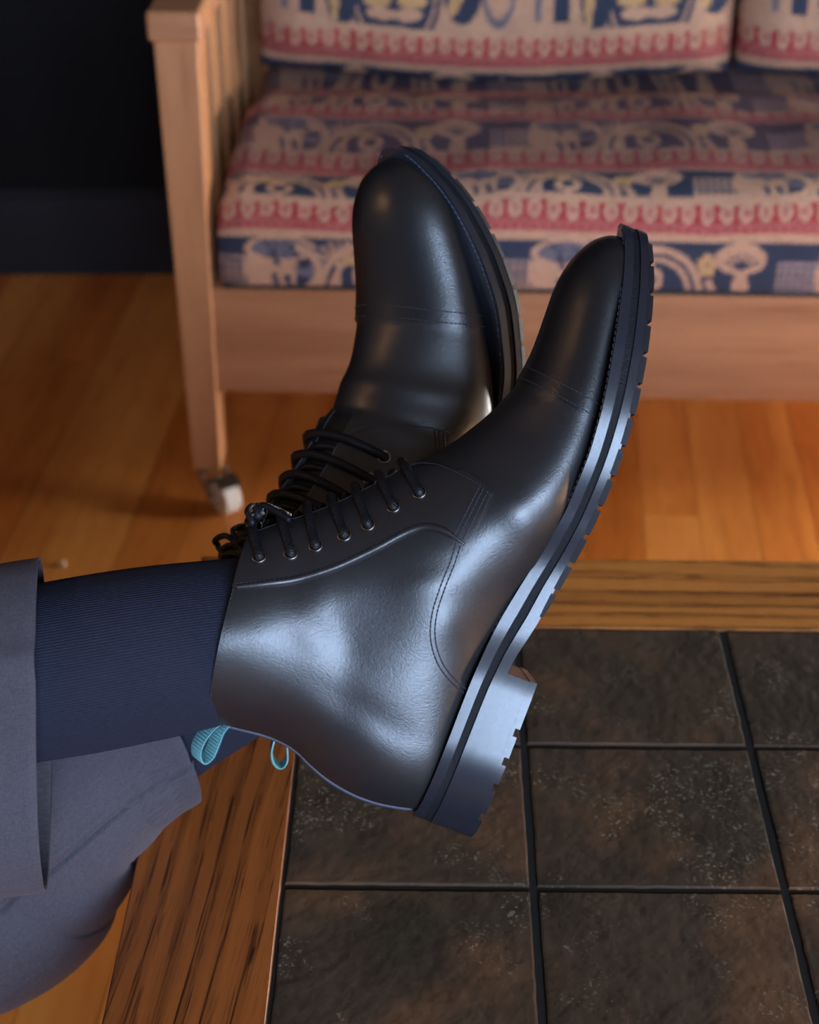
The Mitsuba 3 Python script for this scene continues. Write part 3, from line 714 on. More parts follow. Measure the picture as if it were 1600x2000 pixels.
def build_boot(seed, dents):
    """Parts of a LEFT boot: list of (part path, mesh in mm, material, smoothing, kind)."""
    parts = []
    # --- side-view frame curves
    fe = smooth_open(FEATHER, 320); bk = smooth_open(BACK, 110)
    Bc = np.vstack([fe, bk[1:]])
    tp = smooth_open(TOP, 600)
    # pairing of the bottom/back curve with the top curve: key fractions
    sB = np.r_[0, np.cumsum(np.linalg.norm(np.diff(Bc, axis=0), axis=1))]
    sT = np.r_[0, np.cumsum(np.linalg.norm(np.diff(tp, axis=0), axis=1))]
    def arcof(curve, s, p): return s[np.argmin(np.linalg.norm(curve - np.array(p), axis=1))]
    keysB = [(306.2, 36.4), (293, 33), (262, 26.5), (213, 18.4), (173, 17.1), (140, 21), (106, 27), (60, 30), (25, 30), (2, 30.6), (-2.3, 58), (4, 89), (9.6, 116), (6, 144.8)]
    keysT = [(307.4, 36.8), (304, 47.5), (280, 58.4), (221, 60.5), (187.6, 76.7), (168, 92), (155, 103), (143, 113), (134, 122), (127, 129.5), (120, 138), (113, 147), (108, 153), (103.4, 158.6)]
    kb = np.array([arcof(Bc, sB, p) for p in keysB]); kt = np.array([arcof(tp, sT, p) for p in keysT])
    kb[0], kt[0], kb[-1], kt[-1] = 0, 0, sB[-1], sT[-1]
    pair = PchipInterpolator(kb, kt)
    NT, NS = 330, 90
    q = np.linspace(0, 1, NT); q = np.where(q < .12, q * q / .12 * .5 + q * .5, q)
    sb = q / q[-1] * sB[-1]
    Bp = np.stack([np.interp(sb, sB, Bc[:, k]) for k in (0, 1)], 1)
    st = pair(sb)
    Tp = np.stack([np.interp(st, sT, tp[:, k]) for k in (0, 1)], 1)
    onback = np.clip((sb - kb[8]) / (kb[10] - kb[8]), 0, 1)
    a = np.linspace(0, 1, NS)
    sfoot = 1 - (1 - a) ** 2.0
    sboth = .5 - .5 * np.cos(np.pi * a)
    S = (1 - onback)[:, None] * sfoot[None] + onback[:, None] * sboth[None]
    XZ = Bp[:, None] * (1 - S[..., None]) + Tp[:, None] * S[..., None]
    # sagging of the collar line
    flat = XZ.reshape(-1, 2)
    sil = sg.LineString(np.vstack([Bc[319:][::-1], [(4, 168), (110, 176)], tp[::-1]]))
    silA = shapely.distance(sg.LineString(np.vstack([bk, [(4.5, 175)]])), shapely.points(flat))
    silB = shapely.distance(sg.LineString(np.vstack([[(92, 175)], tp[::-1]])), shapely.points(flat))
    wd = RBFInterpolator(WPTS[:, :2], WPTS[:, 2:], smoothing=3, kernel='thin_plate_spline')(flat)
    W, Dd = wd[:, 0], np.maximum(wd[:, 1], 12)
    g = lambda d: np.sqrt(np.clip(1 - (1 - np.clip(d / Dd, 0, 1)) ** 2, 0, 1))
    H = W * g(silA) * g(silB)
    hf = np.clip(flat[:, 1] - feather_z(np.clip(flat[:, 0], 2, 306)), 0, 50)
    H = H * (1 - .15 * np.exp(-hf / 9.0) - .03 * np.exp(-hf / 3.0))
    # stay within the sole near the feather edge
    H = H.reshape(NT, NS)
    cx = toe_shift(XZ[..., 0])
    def lateral_gain(sign):     # outside of the foot a little fuller than the inside
        x, z = XZ[..., 0], XZ[..., 1]
        return 1 + sign * .05 * np.exp(-((x - 140) / 60) ** 2) * np.exp(-np.clip(z - 20, 0, None) / 40)
    sides = []
    for sign in (-1, 1):        # -1: inside (medial, -Y on a left boot), +1: outside
        y = -cx + sign * H * lateral_gain(sign)
        sides.append(np.stack([XZ[..., 0], y, XZ[..., 1]], -1))
    ring = np.concatenate([sides[0], sides[1][:, ::-1][:, 1:]], axis=1)      # B -> T (inside), then T -> B (outside)
    nR = ring.shape[1]
    base = grid_mesh(ring, False)
    side_id = np.concatenate([-np.ones((NT, NS)), np.ones((NT, NS - 1))], axis=1).ravel()
    base_m = trimesh.Trimesh(base.vertices, base.faces, process=False)
    if True:
        c = ring[NT // 3].mean(0)
        n0 = base_m.face_normals[base_m.triangles_center[:, 1].argmin()]
        if n0[1] > 0: base_m.invert()
    V = np.array(base_m.vertices); F = np.array(base_m.faces)
    # weld the heel seam for normals: average the two ends of each back section
    def normals(V):
        fn = np.cross(V[F[:, 1]] - V[F[:, 0]], V[F[:, 2]] - V[F[:, 0]])
        n = np.zeros_like(V)
        for k in range(3): np.add.at(n, F[:, k], fn)
        n = n.reshape(NT, nR, 3)
        bi = np.nonzero(onback > .3)[0]
        m = n[bi, 0] + n[bi, -1]; n[bi, 0] = m; n[bi, -1] = m
        n = n.reshape(-1, 3)
        return n / np.maximum(np.linalg.norm(n, axis=1, keepdims=True), 1e-9)
    Nn = normals(V)
    # leather movement: dents and creases
    disp = (meshkit.fbm(V / 34.0 + seed * 11, 2) - .5) * .9
    for (x, z, sd, ang, l, w, amp) in dents:
        ca, sa = math.cos(math.radians(ang)), math.sin(math.radians(ang))
        dx, dz = V[:, 0] - x, V[:, 2] - z
        u, v = dx * ca + dz * sa, -dx * sa + dz * ca
        k = amp * np.exp(-(u / l) ** 2 - (v / w) ** 2)
        disp += k * (1 if sd == 0 else (side_id == sd))
    edge = np.clip((V[:, 2] - feather_z(np.clip(V[:, 0], 2, 306))) / 10, 0, 1)
    toe = 1 - .8 * np.clip((V[:, 0] - 212) / 20, 0, 1)
    V = V + Nn * (disp * edge * toe)[:, None]
    Nn = normals(V)
    P2 = V[:, [0, 2]].copy()
    P2g = np.concatenate([XZ, XZ[:, ::-1][:, 1:]], axis=1).reshape(-1, 2)
    ycen = V[:, 1] + toe_shift(V[:, 0])
    collar_line = np.array([(6, 144.8), (33, 151.5), (51.4, 153.8), (74.4, 156.6), (99.1, 157.3), (103.4, 158.6)])
    # --- fields (mm, positive inside)
    qpoly = np.vstack([QSEAM, [(40, 15), (-30, 15), (-30, 220), (140, 220), (152, 125), (164, 102), (175, 92), (173, 75)]])
    f_quarter = poly_sd(qpoly, P2g)
    f_cap = poly_sd(np.vstack([CAP, [(330, 5), (340, 80), (224.5, 80)]]), P2g)
    fpoly = np.vstack([smooth_open(np.vstack([FACING[9:], ]), 200), [(80, 185), (175, 185), (190, 105), (176, 88)], smooth_open(FACING[6:10], 40)])
    f_face = poly_sd(fpoly, P2g)
    def gap_half(x, z):       # half the opening between the two facings
        return 11.0 + 3.0 * np.clip((z - 95) / 60, 0, 1)
    f_gap = np.abs(ycen) - gap_half(P2g[:, 0], P2g[:, 1])
    # outline of the facing's toe end: rounded towards the throat
    rnd = np.hypot(np.maximum(0, P2g[:, 0] - 150), np.maximum(0, 24 - np.abs(ycen)))
    f_round = 26 - np.hypot(np.maximum(0, (P2g[:, 0] - 141)) * 1.0, np.maximum(0, 34 - np.abs(ycen)) * 0.9)
    f_round = np.where((np.abs(ycen) < 34) & (P2g[:, 0] > 141), f_round, 9.)
    f_fac = np.minimum(np.minimum(f_face, f_gap), f_round)
    tongue_zone = np.minimum(poly_sd(np.array([(90, 170), (125, 118), (150, 92), (166, 80), (176, 84), (168, 98), (130, 150), (110, 185)]), P2g), 30 - np.abs(ycen))
    A = np.hstack([Nn])
    # vamp (under the cap too), lining, tongue
    f_v = 4.0 - f_quarter
    v_, a_, f_ = clip(V, np.hstack([Nn, ]), F, np.minimum(f_v, 4.0 - f_cap))
    parts.append(('vamp', trimesh.Trimesh(v_, f_, process=False), M_LEATHER, True, None, a_[:, :3]))
    f_q = np.minimum(f_quarter, np.maximum(f_gap + .0, 3.0 - 100 * (P2g[:, 0] < 0)))
    lin_f = np.minimum(f_quarter - 2.0, 6 - tongue_zone)
    v_, a_, f_ = clip(V - Nn * .7, Nn, F, lin_f)
    parts.append(('lining', trimesh.Trimesh(v_, f_, process=False), M_TONGUE, True, None, a_[:, :3]))
    v_, a_, f_ = clip(V + Nn * .1, Nn, F, np.minimum(tongue_zone, f_quarter - 1))
    parts.append(('tongue', trimesh.Trimesh(v_, f_, process=False), M_TONGUE, True, None, a_[:, :3]))
    # toe cap
    v_, a_, f_ = clip(V, Nn, F, f_cap)
    parts.append(('toe_cap', solid(v_, a_, f_, .9), M_LEATHER_TOE, 38, None))
    # quarters: one per side
    for sd in (-1, 1):
        f_side = ycen * sd + .2
        fq = np.minimum(np.minimum(f_quarter, f_gap + 1.5), f_side)
        v_, a_, f_ = clip(V, Nn, F, fq)
        parts.append(('quarter', solid(v_, a_, f_, 1.0), M_LEATHER, 38, None))
        v_, a_, f_ = clip(V, Nn, F, np.minimum(f_fac, f_side))
        parts.append(('facing', solid(v_, a_, f_, 2.3, -.6), M_LEATHER, 38, None))
    # the cut edges of the facings along the throat
    for sd in (-1, 1):
        ed = []
        Rg, Ng, yc, ff = V.reshape(NT, nR, 3), Nn.reshape(NT, nR, 3), ycen.reshape(NT, nR), np.minimum(f_face, f_round).reshape(NT, nR)
        gh = gap_half(P2g[:, 0], P2g[:, 1]).reshape(NT, nR)
        cols = np.arange(NS) if sd < 0 else np.arange(nR - 1, NS - 2, -1)
        for i in range(NT):
            g_ = (np.abs(yc[i, cols]) - gh[i, cols])
            k_ = np.nonzero((g_[:-1] > 0) & (g_[1:] <= 0))[0]
            if len(k_) == 0 or ff[i, cols[k_[-1]]] < .3: continue
            a_, b_ = cols[k_[-1]], cols[k_[-1] + 1]
            t_ = g_[k_[-1]] / (g_[k_[-1]] - g_[k_[-1] + 1])
            ed.append(Rg[i, a_] * (1 - t_) + Rg[i, b_] * t_ + Ng[i, a_] * 2.0)
        if len(ed) > 8:
            parts.append(('facing_edge', tube(resample(np.array(ed[:-8]), 90), .5, 6), M_EDGE, True, None))
    # --- mapping from the side view to the surface
    maps = {}
    domain = sg.Polygon(np.vstack([Bc, tp[::-1]])).buffer(-.35)
    for sd in (-1, 1):
        m = side_id == sd
        if sd == 1:
            gi = np.arange(len(V)).reshape(NT, nR)[:, NS - 1:].ravel()
        else:
            gi = np.nonzero(m)[0]
        p_, idx = np.unique(np.round(P2g[gi], 3), axis=0, return_index=True)
        gi = gi[idx]
        maps[sd] = LinearNDInterpolator(p_, np.hstack([V[gi], Nn[gi]]))
    def surf(P, sd, h=0.0):
        r = maps[sd](np.asarray(P, float))
        ok = shapely.contains(domain, shapely.points(np.asarray(P, float)))
        r = r[~np.isnan(r[:, 0]) & ok]
        n = r[:, 3:] / np.linalg.norm(r[:, 3:], axis=1, keepdims=True)
        return r[:, :3] + n * h, n
    def stitches(path2, sd, h, pitch=2.6, length=1.9, rad=.34):
        L = np.linalg.norm(np.diff(path2, axis=0), axis=1).sum()
        p, n = surf(resample(path2, int(L / .5) + 2), sd, h)
        return stitch3(p, n, pitch, length, rad)
    def stitch3(p, n, pitch, length, rad):
        s = np.r_[0, np.cumsum(np.linalg.norm(np.diff(p, axis=0), axis=1))]
        out = []
        for s0 in np.arange(.5, s[-1] - length, pitch):
            ss = np.array([s0, s0 + .25 * length, s0 + .75 * length, s0 + length])
            q = np.stack([np.interp(ss, s, p[:, k]) for k in range(3)], 1); nn = np.stack([np.interp(ss, s, n[:, k]) for k in range(3)], 1)
            q = q + nn * np.array([-.25, .12, .12, -.25])[:, None]
            out.append(tube(q, rad, 5, False))
        return out
    def off(path, d):
        c = sg.LineString(path).parallel_offset(abs(d), 'left' if d > 0 else 'right')
        c = max(c.geoms, key=lambda g_: g_.length) if hasattr(c, 'geoms') else c
        return np.array(c.coords)
    seam, cap_s = smooth_open(QSEAM, 160), smooth_open(CAP[:-1], 100)
    rows = {'seam_stitching': [], 'cap_stitching': [], 'facing_stitching': [], 'collar_stitching': []}
    for sd in (-1, 1):
        for d in (1.6, 3.8):
            for sgn in (1,):
                o = off(seam, -d) if off(seam, -d)[:, 0].mean() < off(seam, d)[:, 0].mean() else off(seam, d)
                rows['seam_stitching'] += stitches(o, sd, 1.2, 2.3, 1.7, .38)
        o1, o2 = off(cap_s, 1.6), off(cap_s, -1.6)
        far = o1 if o1[:, 0].mean() > o2[:, 0].mean() else o2
        rows['cap_stitching'] += stitches(far, sd, .95, 2.4, 1.7)
        far2 = [off(cap_s, s * 7.5) for s in (1, -1)]
        far2 = max(far2, key=lambda q_: q_[:, 0].mean())
        rows['cap_stitching'] += stitches(far2, sd, .95, 2.4, 1.7)
        lowf = smooth_open(FACING[10:], 160)
        rows['facing_stitching'] += stitches(lowf + np.array([.8, .9]), sd, 2.7, 2.3, 1.6, .32)
        fr = smooth_open(np.array([FACING[9], FACING[9] + .5 * (FACING[10] - FACING[9]), FACING[10]]), 40)
        for d in (1.8, 4.2, 6.2):
            rows['facing_stitching'] += stitches(fr + np.array([-.1, d]), sd, 2.5, 2.0, 1.5, .38)
        rows['facing_stitching'] += stitches(smooth_open(FACING[5:10], 60) + np.array([-2.6, -1.0]), sd, 2.5, 2.3, 1.6, .3)
        rows['collar_stitching'] += stitches(collar_line[:5] + np.array([0, -2.6]), sd, 1.15, 2.3, 1.6, .3)
        # rounded fold along the facing's lower edge
        p, n = surf(resample(lowf, 90), sd, 1.5)
        parts.append(('facing_fold', tube(p, np.r_[np.linspace(1.0, 2.0, 10), np.full(len(p) - 20, 2.0), np.linspace(2.0, 1.3, 10)], 10), M_LEATHER, True, None))
    for k_, v_ in rows.items():
        parts.append((k_, cat(v_), M_THREAD, True, 'stuff'))
    # collar binding and back seam
    cb = []
    for sd in (-1, 1):
        p, n = surf(smooth_open(collar_line[:-1] + np.array([0, -.6]), 80)[1:], sd, .6)
        cb.append(p)
    col = np.vstack([cb[0][::-1], cb[1]])
    parts.append(('collar_binding', tube(resample(col, 150), 1.15, 8), M_LEATHER, True, None))
    bl = np.stack([bk[:, 0] - 1.0, -toe_shift(bk[:, 0]), bk[:, 1]], 1)
    parts.append(('back_seam', tube(bl, 1.25, 8), M_EDGE, True, None))  # pale material paints the light caught along this seam rim
    # --- eyelets and laces
    ey = {}
    for sd in (-1, 1):
        for e in EYES:
            p, n = surf([e], sd, 2.5)
            p, n = p[0], n[0]
            t1 = np.cross(n, [0, 0, 1.0]); t1 /= np.linalg.norm(t1); t2 = np.cross(n, t1)
            an = np.linspace(0, 2 * np.pi, 26, endpoint=False)
            pr = np.radians(np.arange(0, 360, 45))
            ringv = np.array([[p + (t1 * math.cos(a1) + t2 * math.sin(a1)) * (3.2 + .75 * math.cos(b1)) + n * (.55 * math.sin(b1) + .1) for b1 in pr] for a1 in list(an) + [0]])
            parts.append(('eyelet', loft(ringv, False), M_EYELET, True, None))
            disc = np.array([[p + (t1 * math.cos(a1) + t2 * math.sin(a1)) * r_ + n * .12 for a1 in an] for r_ in (.2, 3.0)])
            parts.append(('eyelet__hole', loft(disc, True), M_HOLE, False, None))
            ey.setdefault(sd, []).append((p, n))
    lace = []
    def top_at(frac):   # point on the tongue's ridge next to the facing, by fraction between the first and last eyelets
        e = EYES[0] + (EYES[-1] - EYES[0]) * frac
        j = np.argmin(np.linalg.norm(tp - e, axis=1))
        t = tp[min(j + 3, 599)] - tp[max(j - 3, 0)]; t /= np.linalg.norm(t); nrm = np.array([-t[1], t[0]])
        if nrm @ (tp[j] - e) < 0: nrm = -nrm
        return tp[j], nrm
    def bar(i, j, hgt, r=2.45):
        (p0, n0), (p1, n1) = ey[-1][i], ey[1][j]
        c, nr = top_at((i + j) / 2 / 6.0)
        ctr = np.array([c[0] + nr[0] * hgt, -toe_shift(c[0]), c[1] + nr[1] * hgt])
        def edge(p, n, sd):
            e = p * .45 + ctr * .55
            out = np.array([nr[0] * .75, sd * .66, nr[1] * .75])
            return e + out * 5.5 
        up0, up1 = p0 + n0 * 2.2, p1 + n1 * 2.2
        pts = [p0 - n0 * 2.0, p0 + n0 * .6, up0 + (ctr - p0) * .12, edge(p0, n0, -1), ctr, edge(p1, n1, 1), up1 + (ctr - p1) * .12, p1 + n1 * .6, p1 - n1 * 2.0]
        P_ = catmull(pts, 7)
        return tube(P_, r, 8)
    def under(i, j, r=1.9):
        (p0, n0), (p1, n1) = ey[-1][i], ey[1][j]
        c, nr = top_at((i + j) / 2 / 6.0)
        ctr = np.array([c[0] + nr[0] * 1.6, -toe_shift(c[0]), c[1] + nr[1] * 1.6])
        q0, q1 = p0 * .42 + ctr * .58 + n0 * .3, p1 * .42 + ctr * .58 + n1 * .3
        return tube(catmull([q0, q0 * .5 + ctr * .5 + np.array([nr[0], 0, nr[1]]) * 1.2, ctr, q1 * .5 + ctr * .5 + np.array([nr[0], 0, nr[1]]) * 1.2, q1], 6), r, 8)
    for i in range(7):
        lace.append(bar(i, i, 4.2))
    for i in range(6):
        lace.append(under(i, i + 1))
    parts.append(('lace', cat(lace), M_LACE, True, None))
    # bow at the top
    (pm, nm), (pl, nl) = ey[-1][0], ey[1][0]
    c, nr = top_at(.04)
    K = np.array([c[0] + nr[0] * 7, -toe_shift(c[0]), c[1] + nr[1] * 7])
    tg = np.array([-nr[1], 0, nr[0]]); ou = np.array([nr[0], 0, nr[1]]); la = np.array([0, 1.0, 0])
    bow = [trimesh.creation.icosphere(2, 3.6)]
    bow[0].apply_scale((1, 1.3, 1)); bow[0].apply_translation(K)
    for sd in (-1, 1):
        lp = [K, K + la * sd * 8 + ou * 5, K + la * sd * 17 + ou * 3 - tg * 3 * sd, K + la * sd * 22 - ou * 3 + tg * 2, K + la * sd * 15 - ou * 2 + tg * 5, K + la * sd * 6 + ou * 1 + tg * 3, K]
        bow.append(tube(catmull(lp, 8), 1.6, 8))
        en = [K, K + la * sd * 6 + ou * 4 - tg * 4, K + la * sd * 14 - ou * 1 - tg * 10, K + la * sd * 22 - ou * 8 - tg * 16]
        bow.append(tube(catmull(en, 8), 1.6, 8))
    parts.append(('lace_bow', cat(bow), M_LACE, True, None))
    # --- pull tab: a ribbon loop at the back of the collar
    path = catmull([(10, 136), (5, 142.5), (-2, 146.0), (-9, 146.8), (-14, 144.5), (-14.8, 141.2), (-11, 138.6), (-4, 138.2), (3, 138.0), (9, 135)], 10)
    path = resample(path, 60)
    tt = np.gradient(path, axis=0); tt /= np.linalg.norm(tt, axis=1, keepdims=True); nn2 = np.stack([-tt[:, 1], tt[:, 0]], 1)
    tw = math.radians(34)
    rib = []
    for k_, (pp, nn_) in enumerate(zip(path, nn2)):
        q4 = np.array([(pp[0] + nn_[0] * h_, w_, pp[1] + nn_[1] * h_ - 142.0) for (h_, w_) in ((-.6, -5.5), (.6, -5.5), (.6, 5.5), (-.6, 5.5))])
        y_, z_ = q4[:, 1].copy(), q4[:, 2].copy()
        q4[:, 1], q4[:, 2] = y_ * math.cos(tw) - z_ * math.sin(tw), y_ * math.sin(tw) + z_ * math.cos(tw) + 142.0
        rib.append(q4)
    rib = np.array(rib)
    m = loft(rib)
    parts.append(('pull_tab', m, M_TAB, 30, None, None, np.c_[np.repeat(np.arange(60), 4) * .6, np.tile([0, 0, 1, 1], 60)]))
    # --- sole
    def slab(xa, xb, inset, ztop, zbot, n=130, round_back=True):
        t = .5 - .5 * np.cos(np.pi * np.linspace(0, 1, n)); t = .35 * np.linspace(0, 1, n) + .65 * t
        x = xa + (xb - xa) * t
        xi = np.clip((x - 0) / 315.5 * 315.5, -3, 315.5)
        # inset: shrink the outline towards its middle
        mid, half = (sole_lat(xi) - sole_med(xi)) / 2, (sole_lat(xi) + sole_med(xi)) / 2
        half = np.maximum(half - inset, .4)
        top = np.stack([np.r_[x, x[::-1]], np.r_[mid - half, (mid + half)[::-1]], np.r_[ztop(x), ztop(x)[::-1]]], 1)
        bot = top.copy(); bot[:, 2] = np.r_[zbot(x), zbot(x)[::-1]]
        m2 = 2 * n
        v = np.vstack([top, bot]); f = []
        k = np.arange(m2); kn = (k + 1) % m2
        f += [np.stack([k, kn, kn + m2], 1), np.stack([k, kn + m2, k + m2], 1)]
        i = np.arange(n - 1)
        f += [np.stack([i, i + 1, m2 - 2 - i], 1)[:, ::-1], np.stack([i, m2 - 2 - i, m2 - 1 - i], 1)[:, ::-1]]
        f += [np.stack([i, i + 1, m2 - 2 - i], 1) + m2, np.stack([i, m2 - 2 - i, m2 - 1 - i], 1) + m2]
        me = trimesh.Trimesh(v, np.vstack(f), process=False)
        if me.volume < 0: me.invert()
        return me
    fz = lambda x: feather_z(np.clip(x, 2, 306.2)) + np.clip(x - 306.2, 0, 20) * .45
    gz = lambda x: ground_z(np.clip(x, -4, 315.5))
    th = lambda x: fz(x) - gz(x)
    lug_h = lambda x: np.interp(x, [88, 112, 130, 290, 316], [0, .4, 2.2, 2.2, 1.6])
    body_bot = lambda x: gz(x) + lug_h(x)
    b1 = lambda x: fz(x) - .33 * (fz(x) - body_bot(x))
    b2 = lambda x: fz(x) - .62 * (fz(x) - body_bot(x))
    parts.append(('welt', slab(-2.2, 314.6, .9, lambda x: fz(x) + .6, b1), M_RUBBER, 30, None))
    parts.append(('midsole', slab(-1.6, 314.2, 1.7, b1, b2), M_MID, 30, None))
    parts.append(('outsole', slab(-2.6, 315.5, .3, b2, body_bot), M_RUBBER, 30, None))
    # lugs along both edges of the sole
    for sd in (-1, 1):
        x = 116.0
        while x < 303:
            x2 = min(x + 12.6, 308)
            xs = np.linspace(x, x2, 4)
            yo = (-(sole_med(xs)) if sd < 0 else sole_lat(xs))
            yi = yo - sd * np.minimum(16, .8 * (sole_med(xs) + sole_lat(xs)) / 2)
            pts = []
            for xx, o, i_ in zip(xs, yo, yi):
                pts += [(xx, o, body_bot(xx) + .8), (xx, i_, body_bot(xx) + .8), (xx, o - sd * .5, gz(xx)), (xx, i_ + sd * 2, gz(xx))]
            parts.append(('outsole__lug', hull(pts), M_LUG, False, None))
            x += 15.2
    # heel stack with a notched top piece
    htop = lambda x: gz(x) + .5
    parts.append(('heel', slab(-1.8, 84.5, .9, htop, lambda x: 3.4 + 0 * x, 80), M_RUBBER, 30, None))
    parts.append(('heel__top_piece', slab(-2.4, 85.0, .6, lambda x: 3.6 + 0 * x, lambda x: 2.1 + np.clip((6 - x) / 8, 0, 1) * .6, 80), M_RUBBER, 30, None))
    for (xa, xb) in ((-1.5, 11), (15, 28), (32, 42), (46, 57), (61, 85.0)):
        parts.append(('heel__lug', slab(xa, xb, .7, lambda x: 2.4 + 0 * x, lambda x: 0 * x - .2 + np.clip((4 - x) / 6, 0, 1) * .8, 14), M_RUBBER, 30, None))
    # stitching on the welt
    x = np.linspace(100, 311, 300)
    st_ = []
    for sd in (-1, 1):
        y = (-(sole_med(x) - 3.2)) if sd < 0 else (sole_lat(x) - 3.2)
        lim = (sole_lat(x) + sole_med(x)) / 2 > 4.0
        p = np.stack([x[lim], y[lim], fz(x[lim]) + .85], 1)
        st_ += stitch3(p, np.tile([0, 0, 1.0], (len(p), 1)), 3.4, 2.5, .42)
    parts.append(('welt_stitching', cat(st_), M_EDGE, True, 'stuff'))
    return parts

NEAR_DENTS = [(92, 128, -1, 20, 18, 10, -1.5), (70, 112, -1, 60, 28, 9, .8), (60, 92, -1, 25, 34, 11, -1.0), (110, 70, -1, -60, 20, 8, 1.4), (42, 74, -1, 80, 30, 9, -1.0), (175, 62, 0, 70, 26, 9, -1.0), (160, 42, 0, 60, 20, 8, .9)]
FAR_DENTS = [(176, 84, 0, 60, 30, 5, -1.3), (186, 66, 0, 75, 28, 6, 1.0), (60, 92, 0, 25, 34, 9, -1.4)]
def place_boot(parts, name, Rm, Tm, scale, mirror, labels_for):
    for item in parts:
        path, me, m, sm, kind = item[:5]
        nrm = item[5] if len(item) > 5 else None
        uv = item[6] if len(item) > 6 else None
        V = np.array(me.vertices, float); F = np.array(me.faces)
        if mirror:
            V = V * [1, -1, 1]; F = F[:, ::-1]
        V = V / 1000 * scale @ Rm.T + Tm
        M2 = trimesh.Trimesh(V, F, process=False)
        kw = {}
        bits = path.split('__')
        if len(bits) == 1:
            par, nm = name, bits[0]
        else:      # a sub-part goes under the latest of its holders
            cands = [k for k in scene if k.startswith(f'{name}__{bits[0]}') and k.count('__') == 1]
            par, nm = cands[-1], bits[1]
        if uv is not None:
            u = np.vstack([uv, uv[:1], uv[-1:]])
            k = put(nm, M2, m, par, True, uv=u)
        else:
            k = put(nm, M2, m, par, sm)
        if kind: labels[k] = {'kind': kind, 'label': labels_for.get(nm, 'row of dark thread stitches')}
        elif nm in labels_for: labels[k] = {'label': labels_for[nm]}

PART_LABELS = {'pull_tab': 'teal ribbon loop', 'eyelet': 'dark metal eyelet', 'lace': 'round black laces threaded across the tongue', 'back_seam': 'leather rim of the back seam, its light catch painted pale'}
S_NEAR, S_FAR = .9639, 1.0214
R_NEAR = np.array([[0.357, 0, -0.934], [0.5054, 0.8408, 0.1932], [0.7855, -0.541, 0.3002]])
T_NEAR = CAM + (np.array([0.0318, 0.6097, 0.5137]) - CAM) * (.80 / .83)
R_FAR = np.array([[-0.0483, -0.6282, -0.7765], [0.3781, 0.7081, -0.5964], [0.9245, -0.3225, 0.2033]])
T_FAR = CAM + (np.array([0.0399, 0.7779, 0.4756]) - CAM) * 1.006
place_boot(build_boot(1, NEAR_DENTS), 'boot', R_NEAR, T_NEAR, S_NEAR, False, PART_LABELS)
lab('boot', 'black leather lace-up boot crossed on top, its inner side and stacked heel facing us', 'boot')
place_boot(build_boot(2, FAR_DENTS), 'boot_001', R_FAR, T_FAR, S_FAR, True, PART_LABELS)
lab('boot_001', 'black leather lace-up boot crossed underneath, its round toe cap against the sofa seat', 'boot')

# ------------------------------------------------------------------ the person's legs
def limb(joints, radii, n=90, sides=96, fold=0.0, seed=0, flat=(1, 1), uvs=True, lip=None, crease=None):
    """A limb sleeve along the joints; returns mesh and uv. radii: (a across, b up) per joint."""
    J0 = catmull(joints, 24)
    al = np.r_[0, np.cumsum(np.linalg.norm(np.diff(J0, axis=0), axis=1))]
    s = al[::24] / al[-1]; u = np.linspace(0, 1, n)
    J = resample(J0, n)
    rad = np.stack([PchipInterpolator(s, np.array(radii)[:, k])(u) for k in (0, 1)], 1)
    t = np.gradient(J, axis=0); t /= np.linalg.norm(t, axis=1, keepdims=True)
    camdir = np.array([0, -.84, .54])
    a = np.cross(t, np.cross(camdir, t)); a /= np.linalg.norm(a, axis=1, keepdims=True)      # towards the viewer's side, square to the limb
    b = np.cross(t, a)
    ang = np.linspace(0, 2 * np.pi, sides + 1)
    ca, sa = np.cos(ang)[None, :, None], np.sin(ang)[None, :, None]
    P = J[:, None] + rad[:, None, 0:1] * ca * a[:, None] + rad[:, None, 1:2] * sa * b[:, None]
    if fold:
        nn = ca * a[:, None] + sa * b[:, None]
        d = (meshkit.fbm(np.concatenate([P * [14, 14, 14] + seed, ], -1), 3) - .5) * fold
        P = P + nn * d[..., None]
    return P, J, a, b, u, ang

def limb_mesh(P, cap=False, thick=0.0):
    m = grid_mesh(P)
    n, k, _ = P.shape
    uv = np.stack(np.meshgrid(np.linspace(0, 1, n), np.linspace(0, 1, k), indexing='ij'), -1).reshape(-1, 2)
    return m, uv

